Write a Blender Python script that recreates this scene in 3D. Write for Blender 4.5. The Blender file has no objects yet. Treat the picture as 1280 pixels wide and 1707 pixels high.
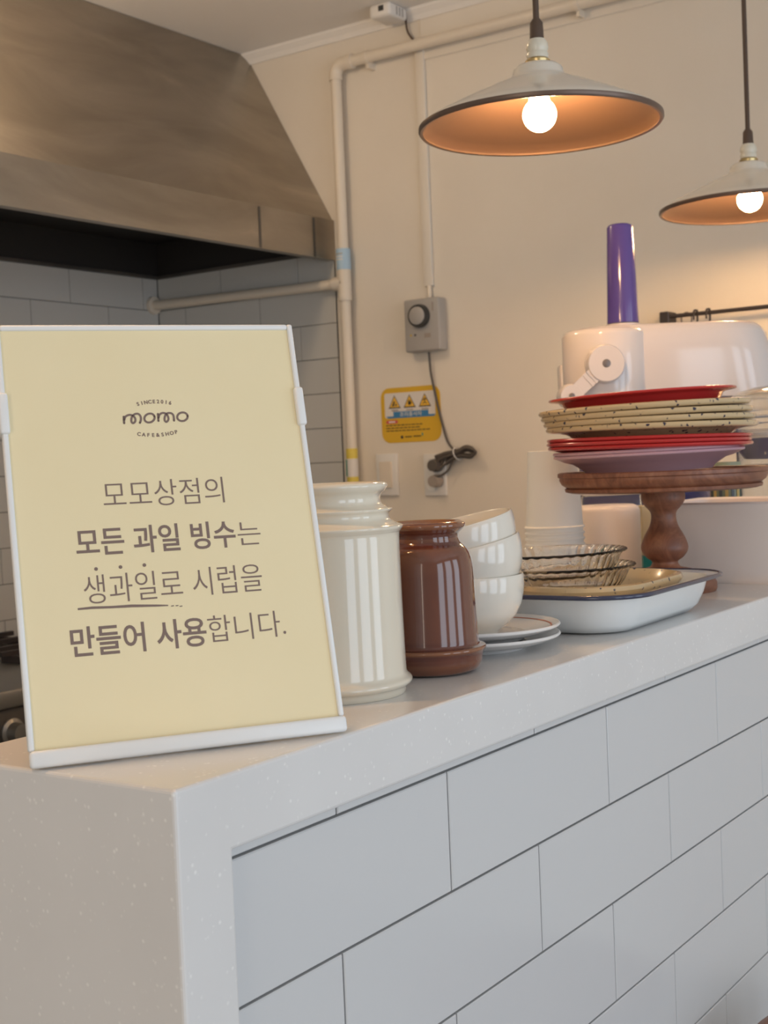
import bpy, bmesh, math, random
from mathutils import Vector, Matrix, Euler
random.seed(7)
PI = math.pi
SC = bpy.context.scene
COL = SC.collection

# ------------------------------------------------------------------ camera
# world: X runs along the counter front (away to the right), Y into the kitchen,
# Z up, origin at the counter's near top corner; metres.
FPX, CX, CY = 2213.3, 640.0, 853.5
CAM = Vector((-0.58196, -0.56870, 0.19583))
CR = Vector((0.56885, -0.82137, -0.04205)).normalized()
CF = Vector((0.82052, 0.57028, -0.03903)).normalized()
CU = CR.cross(CF).normalized()
CF = CU.cross(CR).normalized()
cd = bpy.data.cameras.new('camera')
cd.sensor_fit = 'HORIZONTAL'; cd.sensor_width = 36.0; cd.lens = FPX / 1280 * 36.0
cd.clip_start = 0.02
cd.dof.use_dof = True; cd.dof.focus_distance = 1.1; cd.dof.aperture_fstop = 24
cam = bpy.data.objects.new('camera', cd); COL.objects.link(cam)
cam.matrix_world = Matrix(((CR.x, CU.x, -CF.x, CAM.x), (CR.y, CU.y, -CF.y, CAM.y),
                           (CR.z, CU.z, -CF.z, CAM.z), (0, 0, 0, 1)))
SC.camera = cam

def ray(a, b):
    return CF + CR * ((a - CX) / FPX) + CU * ((CY - b) / FPX)
def onx(a, b, x): d = ray(a, b); return CAM + d * ((x - CAM.x) / d.x)
def ony(a, b, y): d = ray(a, b); return CAM + d * ((y - CAM.y) / d.y)
def onz(a, b, z): d = ray(a, b); return CAM + d * ((z - CAM.z) / d.z)
def at(a, b, D): return CAM + ray(a, b) * D

# ------------------------------------------------------------------ light
SC.view_settings.view_transform = 'Standard'
SC.view_settings.look = 'None'
SC.view_settings.exposure = 0.0
SC.view_settings.gamma = 1.0
w = bpy.data.worlds.new('daylight'); SC.world = w; w.use_nodes = True
bg = w.node_tree.nodes['Background']
bg.inputs[0].default_value = (1.0, 0.94, 0.86, 1); bg.inputs[1].default_value = 0.36

def area(name, loc, target, sx, sy, power, col):
    l = bpy.data.lights.new(name, 'AREA'); l.shape = 'RECTANGLE'; l.size = sx; l.size_y = sy
    l.energy = power; l.color = col
    o = bpy.data.objects.new(name, l); COL.objects.link(o); o.location = loc
    o.rotation_euler = (Vector(target) - Vector(loc)).to_track_quat('-Z', 'Y').to_euler()
    return o
# the shop's glazed front: three tall panes of daylight on the customers' side
for k, x in enumerate((-0.9, 0.35, 1.6)):
    area('daylight_window', (x, -2.9, 0.15), (x, 0, 0.15), 0.85, 2.0, 15.0, (0.72, 0.85, 1.0))
# warm ceiling lamp over the kitchen, just above the picture
pl_ = bpy.data.lights.new('kitchen_ceiling_lamp', 'POINT'); pl_.energy = 9; pl_.color = (1.0, 0.72, 0.45); pl_.shadow_soft_size = 0.07
plo = bpy.data.objects.new('kitchen_ceiling_lamp', pl_); COL.objects.link(plo); plo.location = (1.30, 1.50, 1.28)
area('warm_fill', (-2.7, -0.6, 0.2), (0, -0.1, 0.0), 1.0, 2.0, 17, (1.0, 0.87, 0.74))  # added warm fill from the near side, brightening the counter's end panel

# ------------------------------------------------------------------ materials
MATS = {}
def mat(name, col, rough=0.5, metal=0.0, **kw):
    if name in MATS: return MATS[name]
    m = bpy.data.materials.new(name); m.use_nodes = True
    nt = m.node_tree; b = nt.nodes['Principled BSDF']
    b.inputs['Base Color'].default_value = (*col, 1)
    b.inputs['Roughness'].default_value = rough
    b.inputs['Metallic'].default_value = metal
    if 'trans' in kw: b.inputs['Transmission Weight'].default_value = kw['trans']
    if 'ior' in kw: b.inputs['IOR'].default_value = kw['ior']
    if 'coat' in kw:
        b.inputs['Coat Weight'].default_value = kw['coat']; b.inputs['Coat Roughness'].default_value = 0.05
    if 'emit' in kw:
        b.inputs['Emission Color'].default_value = (*kw['emit'][0], 1)
        b.inputs['Emission Strength'].default_value = kw['emit'][1]
    MATS[name] = m
    return m
def coords(m, scale=(1, 1, 1)):
    nt = m.node_tree
    tc = nt.nodes.new('ShaderNodeTexCoord'); mp = nt.nodes.new('ShaderNodeMapping')
    mp.inputs['Scale'].default_value = scale
    nt.links.new(tc.outputs['Object'], mp.inputs['Vector'])
    return mp.outputs['Vector']
def ramp(nt, src, stops):
    r = nt.nodes.new('ShaderNodeValToRGB'); nt.links.new(src, r.inputs[0])
    el = r.color_ramp.elements
    while len(el) < len(stops): el.new(0.5)
    for e, (p, c) in zip(el, stops): e.position = p; e.color = (*c, 1)
    return r.outputs[0]
def noise(m, scale, detail=3, vec=None, rough=0.5, dist=0.0):
    nt = m.node_tree; n = nt.nodes.new('ShaderNodeTexNoise')
    n.inputs['Scale'].default_value = scale; n.inputs['Detail'].default_value = detail
    n.inputs['Roughness'].default_value = rough; n.inputs['Distortion'].default_value = dist
    nt.links.new(vec if vec is not None else coords(m), n.inputs['Vector'])
    return n.outputs['Fac']
def base(m, out): m.node_tree.links.new(out, m.node_tree.nodes['Principled BSDF'].inputs['Base Color'])
def bump(m, out, strength=0.1, dist=0.01):
    nt = m.node_tree; b = nt.nodes.new('ShaderNodeBump')
    b.inputs['Strength'].default_value = strength; b.inputs['Distance'].default_value = dist
    nt.links.new(out, b.inputs['Height'])
    nt.links.new(b.outputs[0], nt.nodes['Principled BSDF'].inputs['Normal'])

def mixcol(nt, fac, a, b):
    n = nt.nodes.new('ShaderNodeMix'); n.data_type = 'RGBA'
    nt.links.new(fac, n.inputs[0])
    for s, v in ((6, a), (7, b)):
        if isinstance(v, tuple): n.inputs[s].default_value = (*v, 1)
        else: nt.links.new(v, n.inputs[s])
    return n.outputs[2]

# speckled white engineered stone
m = mat('quartz', (0.74, 0.73, 0.72), 0.22)
nt = m.node_tree
v = nt.nodes.new('ShaderNodeTexVoronoi'); v.inputs['Scale'].default_value = 170
nt.links.new(coords(m), v.inputs['Vector'])
f1 = ramp(nt, v.outputs['Distance'], [(0.08, (1, 1, 1)), (0.30, (0, 0, 0))])
v2 = nt.nodes.new('ShaderNodeTexNoise'); v2.inputs['Scale'].default_value = 95; nt.links.new(coords(m), v2.inputs['Vector'])
f2 = ramp(nt, v2.outputs['Fac'], [(0.49, (0, 0, 0)), (0.60, (1, 1, 1))])
mul = nt.nodes.new('ShaderNodeMath'); mul.operation = 'MULTIPLY'
nt.links.new(f1, mul.inputs[0]); nt.links.new(f2, mul.inputs[1])
big = ramp(nt, noise(m, 6, 4), [(0.3, (0.70, 0.69, 0.68)), (0.7, (0.75, 0.74, 0.73))])
base(m, mixcol(nt, mul.outputs[0], big, (0.87, 0.86, 0.84)))

m = mat('tile', (0.63, 0.635, 0.64), 0.16)
bump(m, noise(m, 5, 2), 0.05, 0.01)
m = mat('kitchen_tile', (0.60, 0.60, 0.58), 0.25)
bump(m, noise(m, 5, 2), 0.05, 0.01)
m = mat('grout', (0.12, 0.12, 0.12), 0.9); bump(m, noise(m, 300), 0.2, 0.001)
m = mat('plaster', (0.80, 0.755, 0.69), 0.75)
base(m, ramp(m.node_tree, noise(m, 2.2, 6, rough=0.6), [(0.3, (0.755, 0.69, 0.60)), (0.7, (0.80, 0.74, 0.65))]))
bump(m, noise(m, 40, 5), 0.12, 0.004)
m = mat('ceiling_paint', (0.84, 0.81, 0.77), 0.8)
bump(m, noise(m, 30, 4), 0.06, 0.004)
m = mat('floor_concrete', (0.36, 0.33, 0.30), 0.5)
base(m, ramp(m.node_tree, noise(m, 3, 6), [(0.3, (0.30, 0.28, 0.26)), (0.7, (0.42, 0.39, 0.36))]))
m = mat('steel', (0.55, 0.50, 0.44), 0.36, 1.0)
nt = m.node_tree
base(m, ramp(nt, noise(m, 1.8, 6, coords(m, (1, 3, 3)), 0.6, 0.8), [(0.35, (0.34, 0.305, 0.26)), (0.62, (0.44, 0.40, 0.345)), (0.78, (0.60, 0.545, 0.46))]))
bump(m, noise(m, 60, 2, coords(m, (0.15, 4, 4))), 0.03, 0.002)
m = mat('dark_steel', (0.16, 0.15, 0.14), 0.5, 0.8)
base(m, ramp(m.node_tree, noise(m, 4, 4), [(0.3, (0.11, 0.105, 0.10)), (0.7, (0.22, 0.20, 0.18))]))
m = mat('shaded_steel', (0.035, 0.032, 0.03), 0.6, 0.3); bump(m, noise(m, 20), 0.05, 0.003)  # steel inside the hood, the hollow's shade put into its dark colour
mat('range_steel', (0.30, 0.30, 0.29), 0.4, 0.9)
m = mat('pvc', (0.76, 0.68, 0.57), 0.4); bump(m, noise(m, 12), 0.03, 0.002)
mat('white_plastic', (0.80, 0.78, 0.75), 0.3)
mat('sign_white', (0.82, 0.83, 0.83), 0.35)
m = mat('paper_yellow', (0.80, 0.69, 0.40), 0.55)
base(m, ramp(m.node_tree, noise(m, 10, 3), [(0.3, (0.86, 0.735, 0.46)), (0.7, (0.875, 0.755, 0.485))]))
mat('ink', (0.215, 0.150, 0.125), 0.6)
mat('cream_glaze', (0.77, 0.70, 0.57), 0.12, coat=0.6)
m = mat('brown_glaze', (0.16, 0.045, 0.025), 0.12, coat=0.7)
nt = m.node_tree   # the glaze breaks lighter on the raised edges
g = nt.nodes.new('ShaderNodeNewGeometry')
e_ = ramp(nt, g.outputs['Pointiness'], [(0.50, (0, 0, 0)), (0.56, (1, 1, 1))])
base(m, mixcol(nt, e_, ramp(nt, noise(m, 18, 4, coords(m, (1, 1, 0.4))), [(0.3, (0.095, 0.024, 0.015)), (0.7, (0.155, 0.043, 0.024))]), (0.36, 0.15, 0.06)))
mat('white_glaze', (0.79, 0.74, 0.65), 0.14, coat=0.5)
mat('plate_white', (0.82, 0.80, 0.78), 0.12, coat=0.4)
mat('enamel_white', (0.80, 0.82, 0.82), 0.13, coat=0.4)
mat('navy_enamel', (0.035, 0.04, 0.085), 0.2, coat=0.4)
mat('red_line', (0.50, 0.16, 0.09), 0.3)
mat('red_melamine', (0.52, 0.035, 0.035), 0.22, coat=0.3)
mat('red_orange', (0.60, 0.06, 0.02), 0.22, coat=0.3)
mat('pink_melamine', (0.62, 0.40, 0.46), 0.35)
m = mat('speckled_enamel', (0.62, 0.47, 0.27), 0.2, coat=0.4)
nt = m.node_tree
v = nt.nodes.new('ShaderNodeTexVoronoi'); v.inputs['Scale'].default_value = 120
wv = nt.nodes.new('ShaderNodeTexNoise'); wv.inputs['Scale'].default_value = 60
cvec = coords(m, (1, 1, 0.75)); nt.links.new(cvec, wv.inputs['Vector'])
mx = nt.nodes.new('ShaderNodeMix'); mx.data_type = 'VECTOR'; mx.inputs[0].default_value = 0.012
nt.links.new(cvec, mx.inputs[4]); nt.links.new(wv.outputs['Color'], mx.inputs[5])
nt.links.new(mx.outputs[1], v.inputs['Vector'])
f1 = ramp(nt, v.outputs['Distance'], [(0.17, (1, 1, 1)), (0.26, (0, 0, 0))])
f2 = ramp(nt, noise(m, 55, 2, cvec), [(0.43, (0, 0, 0)), (0.47, (1, 1, 1))])
mul = nt.nodes.new('ShaderNodeMath'); mul.operation = 'MULTIPLY'
nt.links.new(f1, mul.inputs[0]); nt.links.new(f2, mul.inputs[1])
base(m, mixcol(nt, mul.outputs[0], (0.62, 0.47, 0.27), (0.04, 0.04, 0.075)))
m = mat('walnut', (0.22, 0.085, 0.05), 0.45)
nt = m.node_tree
wn = noise(m, 9, 5, coords(m, (1, 9, 5)), 0.6, 1.2)
base(m, ramp(nt, wn, [(0.3, (0.155, 0.058, 0.034)), (0.55, (0.25, 0.10, 0.055)), (0.75, (0.33, 0.145, 0.08))]))
bump(m, wn, 0.06, 0.002)
mat('glass', (1.0, 1.0, 0.99), 0.02, trans=1.0, ior=1.38)
mat('clear_plastic', (0.93, 0.95, 0.95), 0.06, trans=0.95, ior=1.3)
m = mat('paper_cup', (0.88, 0.87, 0.83), 0.55); bump(m, noise(m, 200), 0.03, 0.001)
mat('purple_plastic', (0.085, 0.055, 0.27), 0.2, coat=0.3)
mat('indigo_plastic', (0.035, 0.03, 0.16), 0.25)
mat('juicer_white', (0.70, 0.64, 0.62), 0.16, coat=0.4)
mat('grey_screw', (0.20, 0.17, 0.16), 0.4, 0.6)
mat('tub_white', (0.90, 0.82, 0.78), 0.3)
mat('device_grey', (0.40, 0.38, 0.36), 0.45)
mat('black_plastic', (0.05, 0.048, 0.045), 0.4)
mat('cord_grey', (0.10, 0.085, 0.075), 0.5)
mat('plug_grey', (0.34, 0.29, 0.25), 0.4)
mat('black_iron', (0.06, 0.05, 0.05), 0.45, 0.5)
mat('sticker_yellow', (0.72, 0.44, 0.03), 0.5)
mat('triangle_yellow', (0.85, 0.50, 0.06), 0.5)
mat('sticker_white', (0.74, 0.70, 0.66), 0.5)
mat('sticker_blue', (0.05, 0.22, 0.45), 0.5)
mat('sticker_red', (0.60, 0.10, 0.09), 0.5)
mat('print_dark', (0.07, 0.055, 0.04), 0.6)
mat('label_blue', (0.42, 0.58, 0.72), 0.5)
mat('label_green', (0.05, 0.30, 0.22), 0.5)
mat('tape_yellow', (0.75, 0.60, 0.10), 0.5)
mat('teal_print', (0.02, 0.33, 0.33), 0.4)
mat('carton_cream', (0.62, 0.55, 0.38), 0.5)
mat('shade_enamel', (0.80, 0.74, 0.64), 0.22, coat=0.4)
mat('shade_inside', (0.10, 0.060, 0.042), 0.42, 0.3)
mat('shade_rim', (0.16, 0.11, 0.085), 0.35, 0.5)
mat('cord_brown', (0.10, 0.065, 0.045), 0.7)
mat('socket_porcelain', (0.75, 0.70, 0.58), 0.2)
mat('brass', (0.60, 0.45, 0.22), 0.3, 1.0)
mat('bulb_glow', (1, 0.9, 0.75), 0.3, emit=((1.0, 0.59, 0.26), 260))
mat('led_yellow', (0.6, 0.4, 0.05), 0.4)
mat('green_glass', (0.50, 0.55, 0.42), 0.1, trans=0.6, ior=1.3)
mat('stripe_gold', (0.50, 0.36, 0.14), 0.3, 0.6)
mat('stripe_dark', (0.06, 0.07, 0.08), 0.3)
def M(n): return MATS[n]

# ------------------------------------------------------------------ mesh helpers
def link(name, me, material, parent=None, loc=(0, 0, 0), rot=(0, 0, 0), smooth=None):
    o = bpy.data.objects.new(name, me); COL.objects.link(o)
    if material and not me.materials: me.materials.append(M(material))
    o.location = loc; o.rotation_euler = rot
    if parent is not None: o.parent = parent
    if smooth is not None:
        me.shade_smooth(); me.set_sharp_from_angle(angle=math.radians(smooth))
    return o
def obj(name, bm, material, parent=None, loc=(0, 0, 0), rot=(0, 0, 0), smooth=None, fix=True):
    if fix: bmesh.ops.recalc_face_normals(bm, faces=bm.faces[:])
    me = bpy.data.meshes.new(name); bm.to_mesh(me); bm.free()
    return link(name, me, material, parent, loc, rot, smooth)
def tag(o, label, cat, group=None):
    o['label'] = label; o['category'] = cat
    if group: o['group'] = group
    return o
def struct(o, label=None):
    o['kind'] = 'structure'
    if label: o['label'] = label
    return o
def thing(name, label, cat, loc=(0, 0, 0), rotz=0.0, group=None):
    o = bpy.data.objects.new(name, None); COL.objects.link(o)
    o.empty_display_size = 0.02
    o.location = loc; o.rotation_euler = (0, 0, rotz)
    return tag(o, label, cat, group)
def B(): return bmesh.new()

def box(bm, lo, hi, bev=0.0, seg=2):
    lo = Vector(lo); hi = Vector(hi)
    r = bmesh.ops.create_cube(bm, size=1.0, matrix=Matrix.Translation((lo + hi) / 2) @ Matrix.Diagonal((*(hi - lo), 1)))
    if bev > 0:
        vs = set(r['verts'])
        es = [e for e in bm.edges if e.verts[0] in vs and e.verts[1] in vs]
        bmesh.ops.bevel(bm, geom=es, offset=bev, segments=seg, profile=0.5, affect='EDGES')
    return bm
def lathe(bm, prof, seg=64, c=(0, 0, 0), fn=None, M4=None):
    """prof: list of (r,z); r==0 closes on the axis. fn(r,z,ang)->(r,z)."""
    rings = []
    for r, z in prof:
        if r <= 1e-7:
            p = Vector((c[0], c[1], c[2] + z)); rings.append([bm.verts.new(M4 @ p if M4 else p)])
        else:
            ring = []
            for k in range(seg):
                a = 2 * PI * k / seg
                rr, zz = fn(r, z, a) if fn else (r, z)
                p = Vector((c[0] + rr * math.cos(a), c[1] + rr * math.sin(a), c[2] + zz))
                ring.append(bm.verts.new(M4 @ p if M4 else p))
            rings.append(ring)
    for a, b in zip(rings, rings[1:]):
        if len(a) == 1 and len(b) == 1: continue
        for k in range(seg):
            k2 = (k + 1) % seg
            if len(a) == 1: bm.faces.new((a[0], b[k2], b[k]))
            elif len(b) == 1: bm.faces.new((a[k], a[k2], b[0]))
            else: bm.faces.new((a[k], a[k2], b[k2], b[k]))
    return bm
def smoothp(pts, n=6):
    """Catmull-Rom through 2D/3D points"""
    P = [Vector(p) for p in pts]; out = []
    for i in range(len(P) - 1):
        p0 = P[max(i - 1, 0)]; p1 = P[i]; p2 = P[i + 1]; p3 = P[min(i + 2, len(P) - 1)]
        for k in range(n):
            t = k / n
            out.append(0.5 * ((2 * p1) + (p2 - p0) * t + (2 * p0 - 5 * p1 + 4 * p2 - p3) * t * t + (3 * p1 - p0 - 3 * p2 + p3) * t ** 3))
    out.append(P[-1]); return out
def tube(bm, pts, r, seg=12, cap=True):
    P = [Vector(p) for p in pts]; rings = []; up = None
    for i, p in enumerate(P):
        d = (P[min(i + 1, len(P) - 1)] - P[max(i - 1, 0)]).normalized()
        if up is None:
            up = d.orthogonal().normalized()
        else:
            up = (up - d * up.dot(d))
            up = up.normalized() if up.length > 1e-6 else d.orthogonal().normalized()
        s = d.cross(up); rr = r[i] if isinstance(r, (list, tuple)) else r
        rings.append([bm.verts.new(p + (up * math.cos(2 * PI * k / seg) + s * math.sin(2 * PI * k / seg)) * rr) for k in range(seg)])
    for a, b in zip(rings, rings[1:]):
        for k in range(seg): bm.faces.new((a[k], a[(k + 1) % seg], b[(k + 1) % seg], b[k]))
    if cap: bm.faces.new(rings[0][::-1]); bm.faces.new(rings[-1])
    return bm
def rrect(cx, cy, w, h, r, n=6):
    pts = []
    for (sx, sy, a0) in ((1, 1, 0), (-1, 1, 90), (-1, -1, 180), (1, -1, 270)):
        for k in range(n + 1):
            a = math.radians(a0 + 90 * k / n)
            pts.append((cx + sx * (w / 2 - r) + r * math.cos(a), cy + sy * (h / 2 - r) + r * math.sin(a)))
    return pts
def loft(bm, loops, cap0=True, cap1=True):
    """loops of equal-length 3D point lists"""
    R = [[bm.verts.new(Vector(p)) for p in L] for L in loops]
    n = len(R[0])
    for a, b in zip(R, R[1:]):
        for k in range(n): bm.faces.new((a[k], a[(k + 1) % n], b[(k + 1) % n], b[k]))
    if cap0: bm.faces.new(R[0][::-1])
    if cap1: bm.faces.new(R[-1])
    return bm
def prism(bm, poly, z0, z1):
    return loft(bm, [[(x, y, z0) for x, y in poly], [(x, y, z1) for x, y in poly]])
def ribbon(bm, pts, wd, z=0.0, n=5):
    """a flat pen stroke with round ends in the local XY plane"""
    P = [Vector((p[0], p[1], 0)) for p in pts]; L = []; Rr = []
    for i, p in enumerate(P):
        d = (P[min(i + 1, len(P) - 1)] - P[max(i - 1, 0)]).normalized(); s = Vector((-d.y, d.x, 0)) * wd / 2
        L.append(bm.verts.new((p.x + s.x, p.y + s.y, z))); Rr.append(bm.verts.new((p.x - s.x, p.y - s.y, z)))
    for i in range(len(P) - 1): bm.faces.new((Rr[i], Rr[i + 1], L[i + 1], L[i]))
    for p in (P[0], P[-1]):
        bm.faces.new([bm.verts.new((p.x + wd / 2 * math.cos(2 * PI * k / 12), p.y + wd / 2 * math.sin(2 * PI * k / 12), z)) for k in range(12)])
def disc(bm, x, y, r, z=0.0, n=20):
    bm.faces.new([bm.verts.new((x + r * math.cos(2 * PI * k / n), y + r * math.sin(2 * PI * k / n), z)) for k in range(n)])
def flatpoly(bm, pts, z=0.0): bm.faces.new([bm.verts.new((x, y, z)) for x, y in pts])

def text_verts(body, offset=0.0, spacing=1.0):
    cu = bpy.data.curves.new('t', 'FONT'); cu.body = body; cu.size = 1.0; cu.offset = offset
    cu.space_character = spacing; cu.resolution_u = 4
    o = bpy.data.objects.new('t', cu); COL.objects.link(o)
    dg = bpy.context.evaluated_depsgraph_get(); dg.update()
    me = bpy.data.meshes.new_from_object(o.evaluated_get(dg))
    bpy.data.objects.remove(o); bpy.data.curves.remove(cu)
    vs = [tuple(v.co) for v in me.vertices]; fs = [tuple(p.vertices) for p in me.polygons]
    bpy.data.meshes.remove(me)
    return vs, fs
def text_into(bm, body, box4, offset=0.0, z=0.0, shear=0.0, spacing=1.0):
    """fit the lettering into (u0,u1,v0,v1)"""
    vs, fs = text_verts(body, offset, spacing)
    if not vs: return
    x0 = min(v[0] for v in vs); x1 = max(v[0] for v in vs); y0 = min(v[1] for v in vs); y1 = max(v[1] for v in vs)
    u0, u1, v0, v1 = box4
    V = [bm.verts.new((u0 + (v[0] - x0) / (x1 - x0) * (u1 - u0), v0 + (v[1] - y0) / (y1 - y0) * (v1 - v0) + shear * (v[0] - x0) / (x1 - x0), z)) for v in vs]
    for f in fs:
        try: bm.faces.new([V[i] for i in f])
        except ValueError: pass
def letters_arc(bm, body, cx, cy, R, a0, a1, h, wd, offset, z, down=False):
    n = len(body)
    for i, ch in enumerate(body):
        a = a0 + (a1 - a0) * i / (n - 1)
        vs, fs = text_verts(ch, offset)
        x0 = min(v[0] for v in vs); x1 = max(v[0] for v in vs)
        s = h / 0.70
        rot = a - PI / 2 if not down else a + PI / 2
        px = cx + R * math.cos(a); py = cy + R * math.sin(a)
        V = []
        for v in vs:
            lx = (v[0] - (x0 + x1) / 2) * s; ly = (v[1] - 0.35) * s
            V.append(bm.verts.new((px + lx * math.cos(rot) - ly * math.sin(rot), py + lx * math.sin(rot) + ly * math.cos(rot), z)))
        for f in fs:
            try: bm.faces.new([V[k] for k in f])
            except ValueError: pass

def px_profile(C, pts):
    """silhouette points in the photograph -> (r,z) around the vertical axis through C"""
    n = Vector((C[0] - CAM.x, C[1] - CAM.y, 0)).normalized(); c = Vector((C[0], C[1], 0)); out = []
    for a, b in pts:
        d = ray(a, b); p = CAM + d * ((c - CAM).dot(n) / d.dot(n))
        out.append((math.hypot(p.x - c.x, p.y - c.y), p.z))
    return out

# ------------------------------------------------------------------ the setting
WX, WY, ZC, ZF = 2.50, 2.41, 1.412, -1.10      # right wall, back wall, ceiling, floor
bm = B(); box(bm, (-2.6, -3.0, ZF - 0.1), (WX + 0.12, WY + 0.12, ZF)); struct(obj('floor', bm, 'floor_concrete'))
bm = B(); box(bm, (-2.6, -3.0, ZC), (WX + 0.12, WY + 0.12, ZC + 0.1)); struct(obj('ceiling', bm, 'ceiling_paint'))
bm = B(); box(bm, (WX, -3.0, ZF), (WX + 0.12, WY + 0.12, ZC)); wall_r = struct(obj('wall_right', bm, 'plaster'))
bm = B(); box(bm, (-2.6, WY, ZF), (WX, WY + 0.12, ZC)); wall_b = struct(obj('wall_back', bm, 'plaster'))
# crown moulding along the right wall, and the flat board under the pipe
bm = B()
loft(bm, [[(WX, y, ZC - 0.030), (WX - 0.006, y, ZC - 0.030), (WX - 0.012, y, ZC - 0.018), (WX - 0.024, y, ZC - 0.006), (WX - 0.026, y, ZC), (WX, y, ZC)] for y in (2.01, -3.0)])
struct(obj('trim_1', bm, 'ceiling_paint'))
bm = B(); box(bm, (WX - 0.006, -3.0, 1.272), (WX, 1.385, ZC - 0.030), 0.002, 1); struct(obj('trim_2', bm, 'plaster'))

TILE_CACHE = {}
def tile_mesh(wd, ht, th, material):
    key = (round(wd, 4), round(ht, 4), th, material)
    if key in TILE_CACHE: return TILE_CACHE[key]
    bm = B(); c = 0.0009      # chamfered slab in local X (width), Z (height); face towards -Y at y=0
    loft(bm, [[(0, th, 0), (wd, th, 0), (wd, th, ht), (0, th, ht)],
              [(0, c, 0), (wd, c, 0), (wd, c, ht), (0, c, ht)],
              [(c, 0, c), (wd - c, 0, c), (wd - c, 0, ht - c), (c, 0, ht - c)]], cap0=False)
    bmesh.ops.recalc_face_normals(bm, faces=bm.faces[:])
    for f in bm.faces:
        if f.normal.y > 0.5: f.normal_flip()
    me = bpy.data.meshes.new('tile'); bm.to_mesh(me); bm.free(); me.materials.append(M(material))
    TILE_CACHE[key] = me
    return me
def lay_tiles(parent, x_lo, x_hi, z_lo, z_hi, zline, xj, material, place, W_=0.3, H_=0.1, joint=0.0020, th=0.007):
    """running bond. zline: any bed-joint height; xj: perpend of the row just below zline."""
    k0 = math.floor((zline - z_hi) / H_) - 1
    r = k0
    while zline - r * H_ > z_lo:
        zt = zline - r * H_; zb = zt - H_
        z0, z1 = max(zb, z_lo), min(zt, z_hi)
        if z1 - z0 > 0.004:
            off = xj + (0 if r % 2 == 0 else W_ / 2)
            i = math.floor((x_lo - off) / W_) - 1
            while off + i * W_ < x_hi:
                a, b = max(off + i * W_, x_lo), min(off + (i + 1) * W_, x_hi)
                if b - a > 0.004:
                    me = tile_mesh(b - a - joint, z1 - z0 - joint, th, material)
                    o = bpy.data.objects.new('tile', me); COL.objects.link(o); o.parent = parent
                    place(o, a + joint / 2, z0 + joint / 2)
                i += 1
        r += 1
# kitchen tiling: below the hood on the back wall, and the strip of right wall as far as the pipe
bm = B(); box(bm, (0.6, WY - 0.006, -0.60), (WX, WY, 0.80)); gb = obj('grout_bed', bm, 'grout', wall_b)
def pl(o, a, z): o.location = (a, WY - 0.0075, z); o.rotation_euler = (0, 0, 0)
lay_tiles(wall_b, 0.6, WX - 0.008, -0.60, 0.80, 0.695, 2.278 - 0.3 * 5, 'kitchen_tile', pl)
bm = B(); box(bm, (WX - 0.006, 1.706, -0.60), (WX, WY - 0.006, 0.80)); gb = obj('grout_bed', bm, 'grout', wall_r)
def pl(o, a, z): o.location = (WX - 0.0075, -a, z); o.rotation_euler = (0, 0, -PI / 2)
lay_tiles(wall_r, -(WY - 0.008), -1.705, -0.60, 0.80, 0.695, -1.989, 'kitchen_tile', pl)

# ------------------------------------------------------------------ counter
LED = 0.225          # depth of the raised ledge
ctr = thing('counter', 'long white tiled counter with a speckled stone top and waterfall end', 'counter', (0, 0, ZF))
H = -ZF
bm = B()
loft(bm, [[(0, y, 0), (0.051, y, 0), (0.051, y, H - 0.0505), (WX - 0.001, y, H - 0.0505), (WX - 0.001, y, H), (0, y, H)] for y in (0, LED)])
bmesh.ops.recalc_face_normals(bm, faces=bm.faces[:])
bmesh.ops.bevel(bm, geom=[e for e in bm.edges if e.calc_face_angle(0) > 0.5], offset=0.0028, segments=3, profile=0.5, affect='EDGES')
obj('countertop', bm, 'quartz', ctr, smooth=10)
bm = B(); box(bm, (0.051, 0.0135, 0), (WX - 0.001, 0.11, H - 0.0508)); obj('core', bm, 'grout', ctr)
bm = B(); box(bm, (0.051, 0.111, 0), (WX - 0.001, LED - 0.01, H - 0.0508)); obj('kitchen_panel', bm, 'white_plastic', ctr)
def pl(o, a, z): o.location = (a, 0.008, z)
lay_tiles(ctr, 0.0515, WX, 0.02, H - 0.0510, H - 0.0591, 0.3226, 'tile', pl)
# the lower worktop on the kitchen side
bt = thing('worktop', 'lower kitchen worktop behind the raised ledge', 'worktop', (0, 0, ZF))
bm = B(); box(bm, (0.62, LED + 0.001, H - 0.16), (WX - 0.002, 0.82, H - 0.12), 0.003, 2); obj('slab', bm, 'quartz', bt, smooth=40)
bm = B(); box(bm, (0.65, LED + 0.001, 0), (WX - 0.002, 0.78, H - 0.1602)); obj('cabinet_body', bm, 'white_plastic', bt)
WT = -0.12

# ------------------------------------------------------------------ range hood
hd = thing('range_hood', 'large brushed steel extractor hood fixed in the corner under the ceiling', 'hood', (0, 0, 0))
X0, X1 = 0.35, WX - 0.002
yF, zb, zs, yT = 1.708, 0.772, 0.884, 2.00
def sheet(bm, q, t):
    """a quad sheet of thickness t along its normal"""
    P = [Vector(p) for p in q]; n = (P[1] - P[0]).cross(P[3] - P[0]).normalized() * t
    loft(bm, [P, [p + n for p in P]])
bm = B(); sheet(bm, [(X0, yF, zs), (X1, yF, zs), (X1, yT, ZC - 0.002), (X0, yT, ZC - 0.002)], -0.003); obj('slope_panel', bm, 'steel', hd)
bm = B(); box(bm, (X0, yF - 0.004, zb), (X1, yF, zs + 0.002)); fb = obj('front_band', bm, 'steel', hd)
bm = B(); box(bm, (X0, yF, zb), (X1, yF + 0.022, zb + 0.003)); obj('drip_lip', bm, 'steel', hd)
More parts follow.
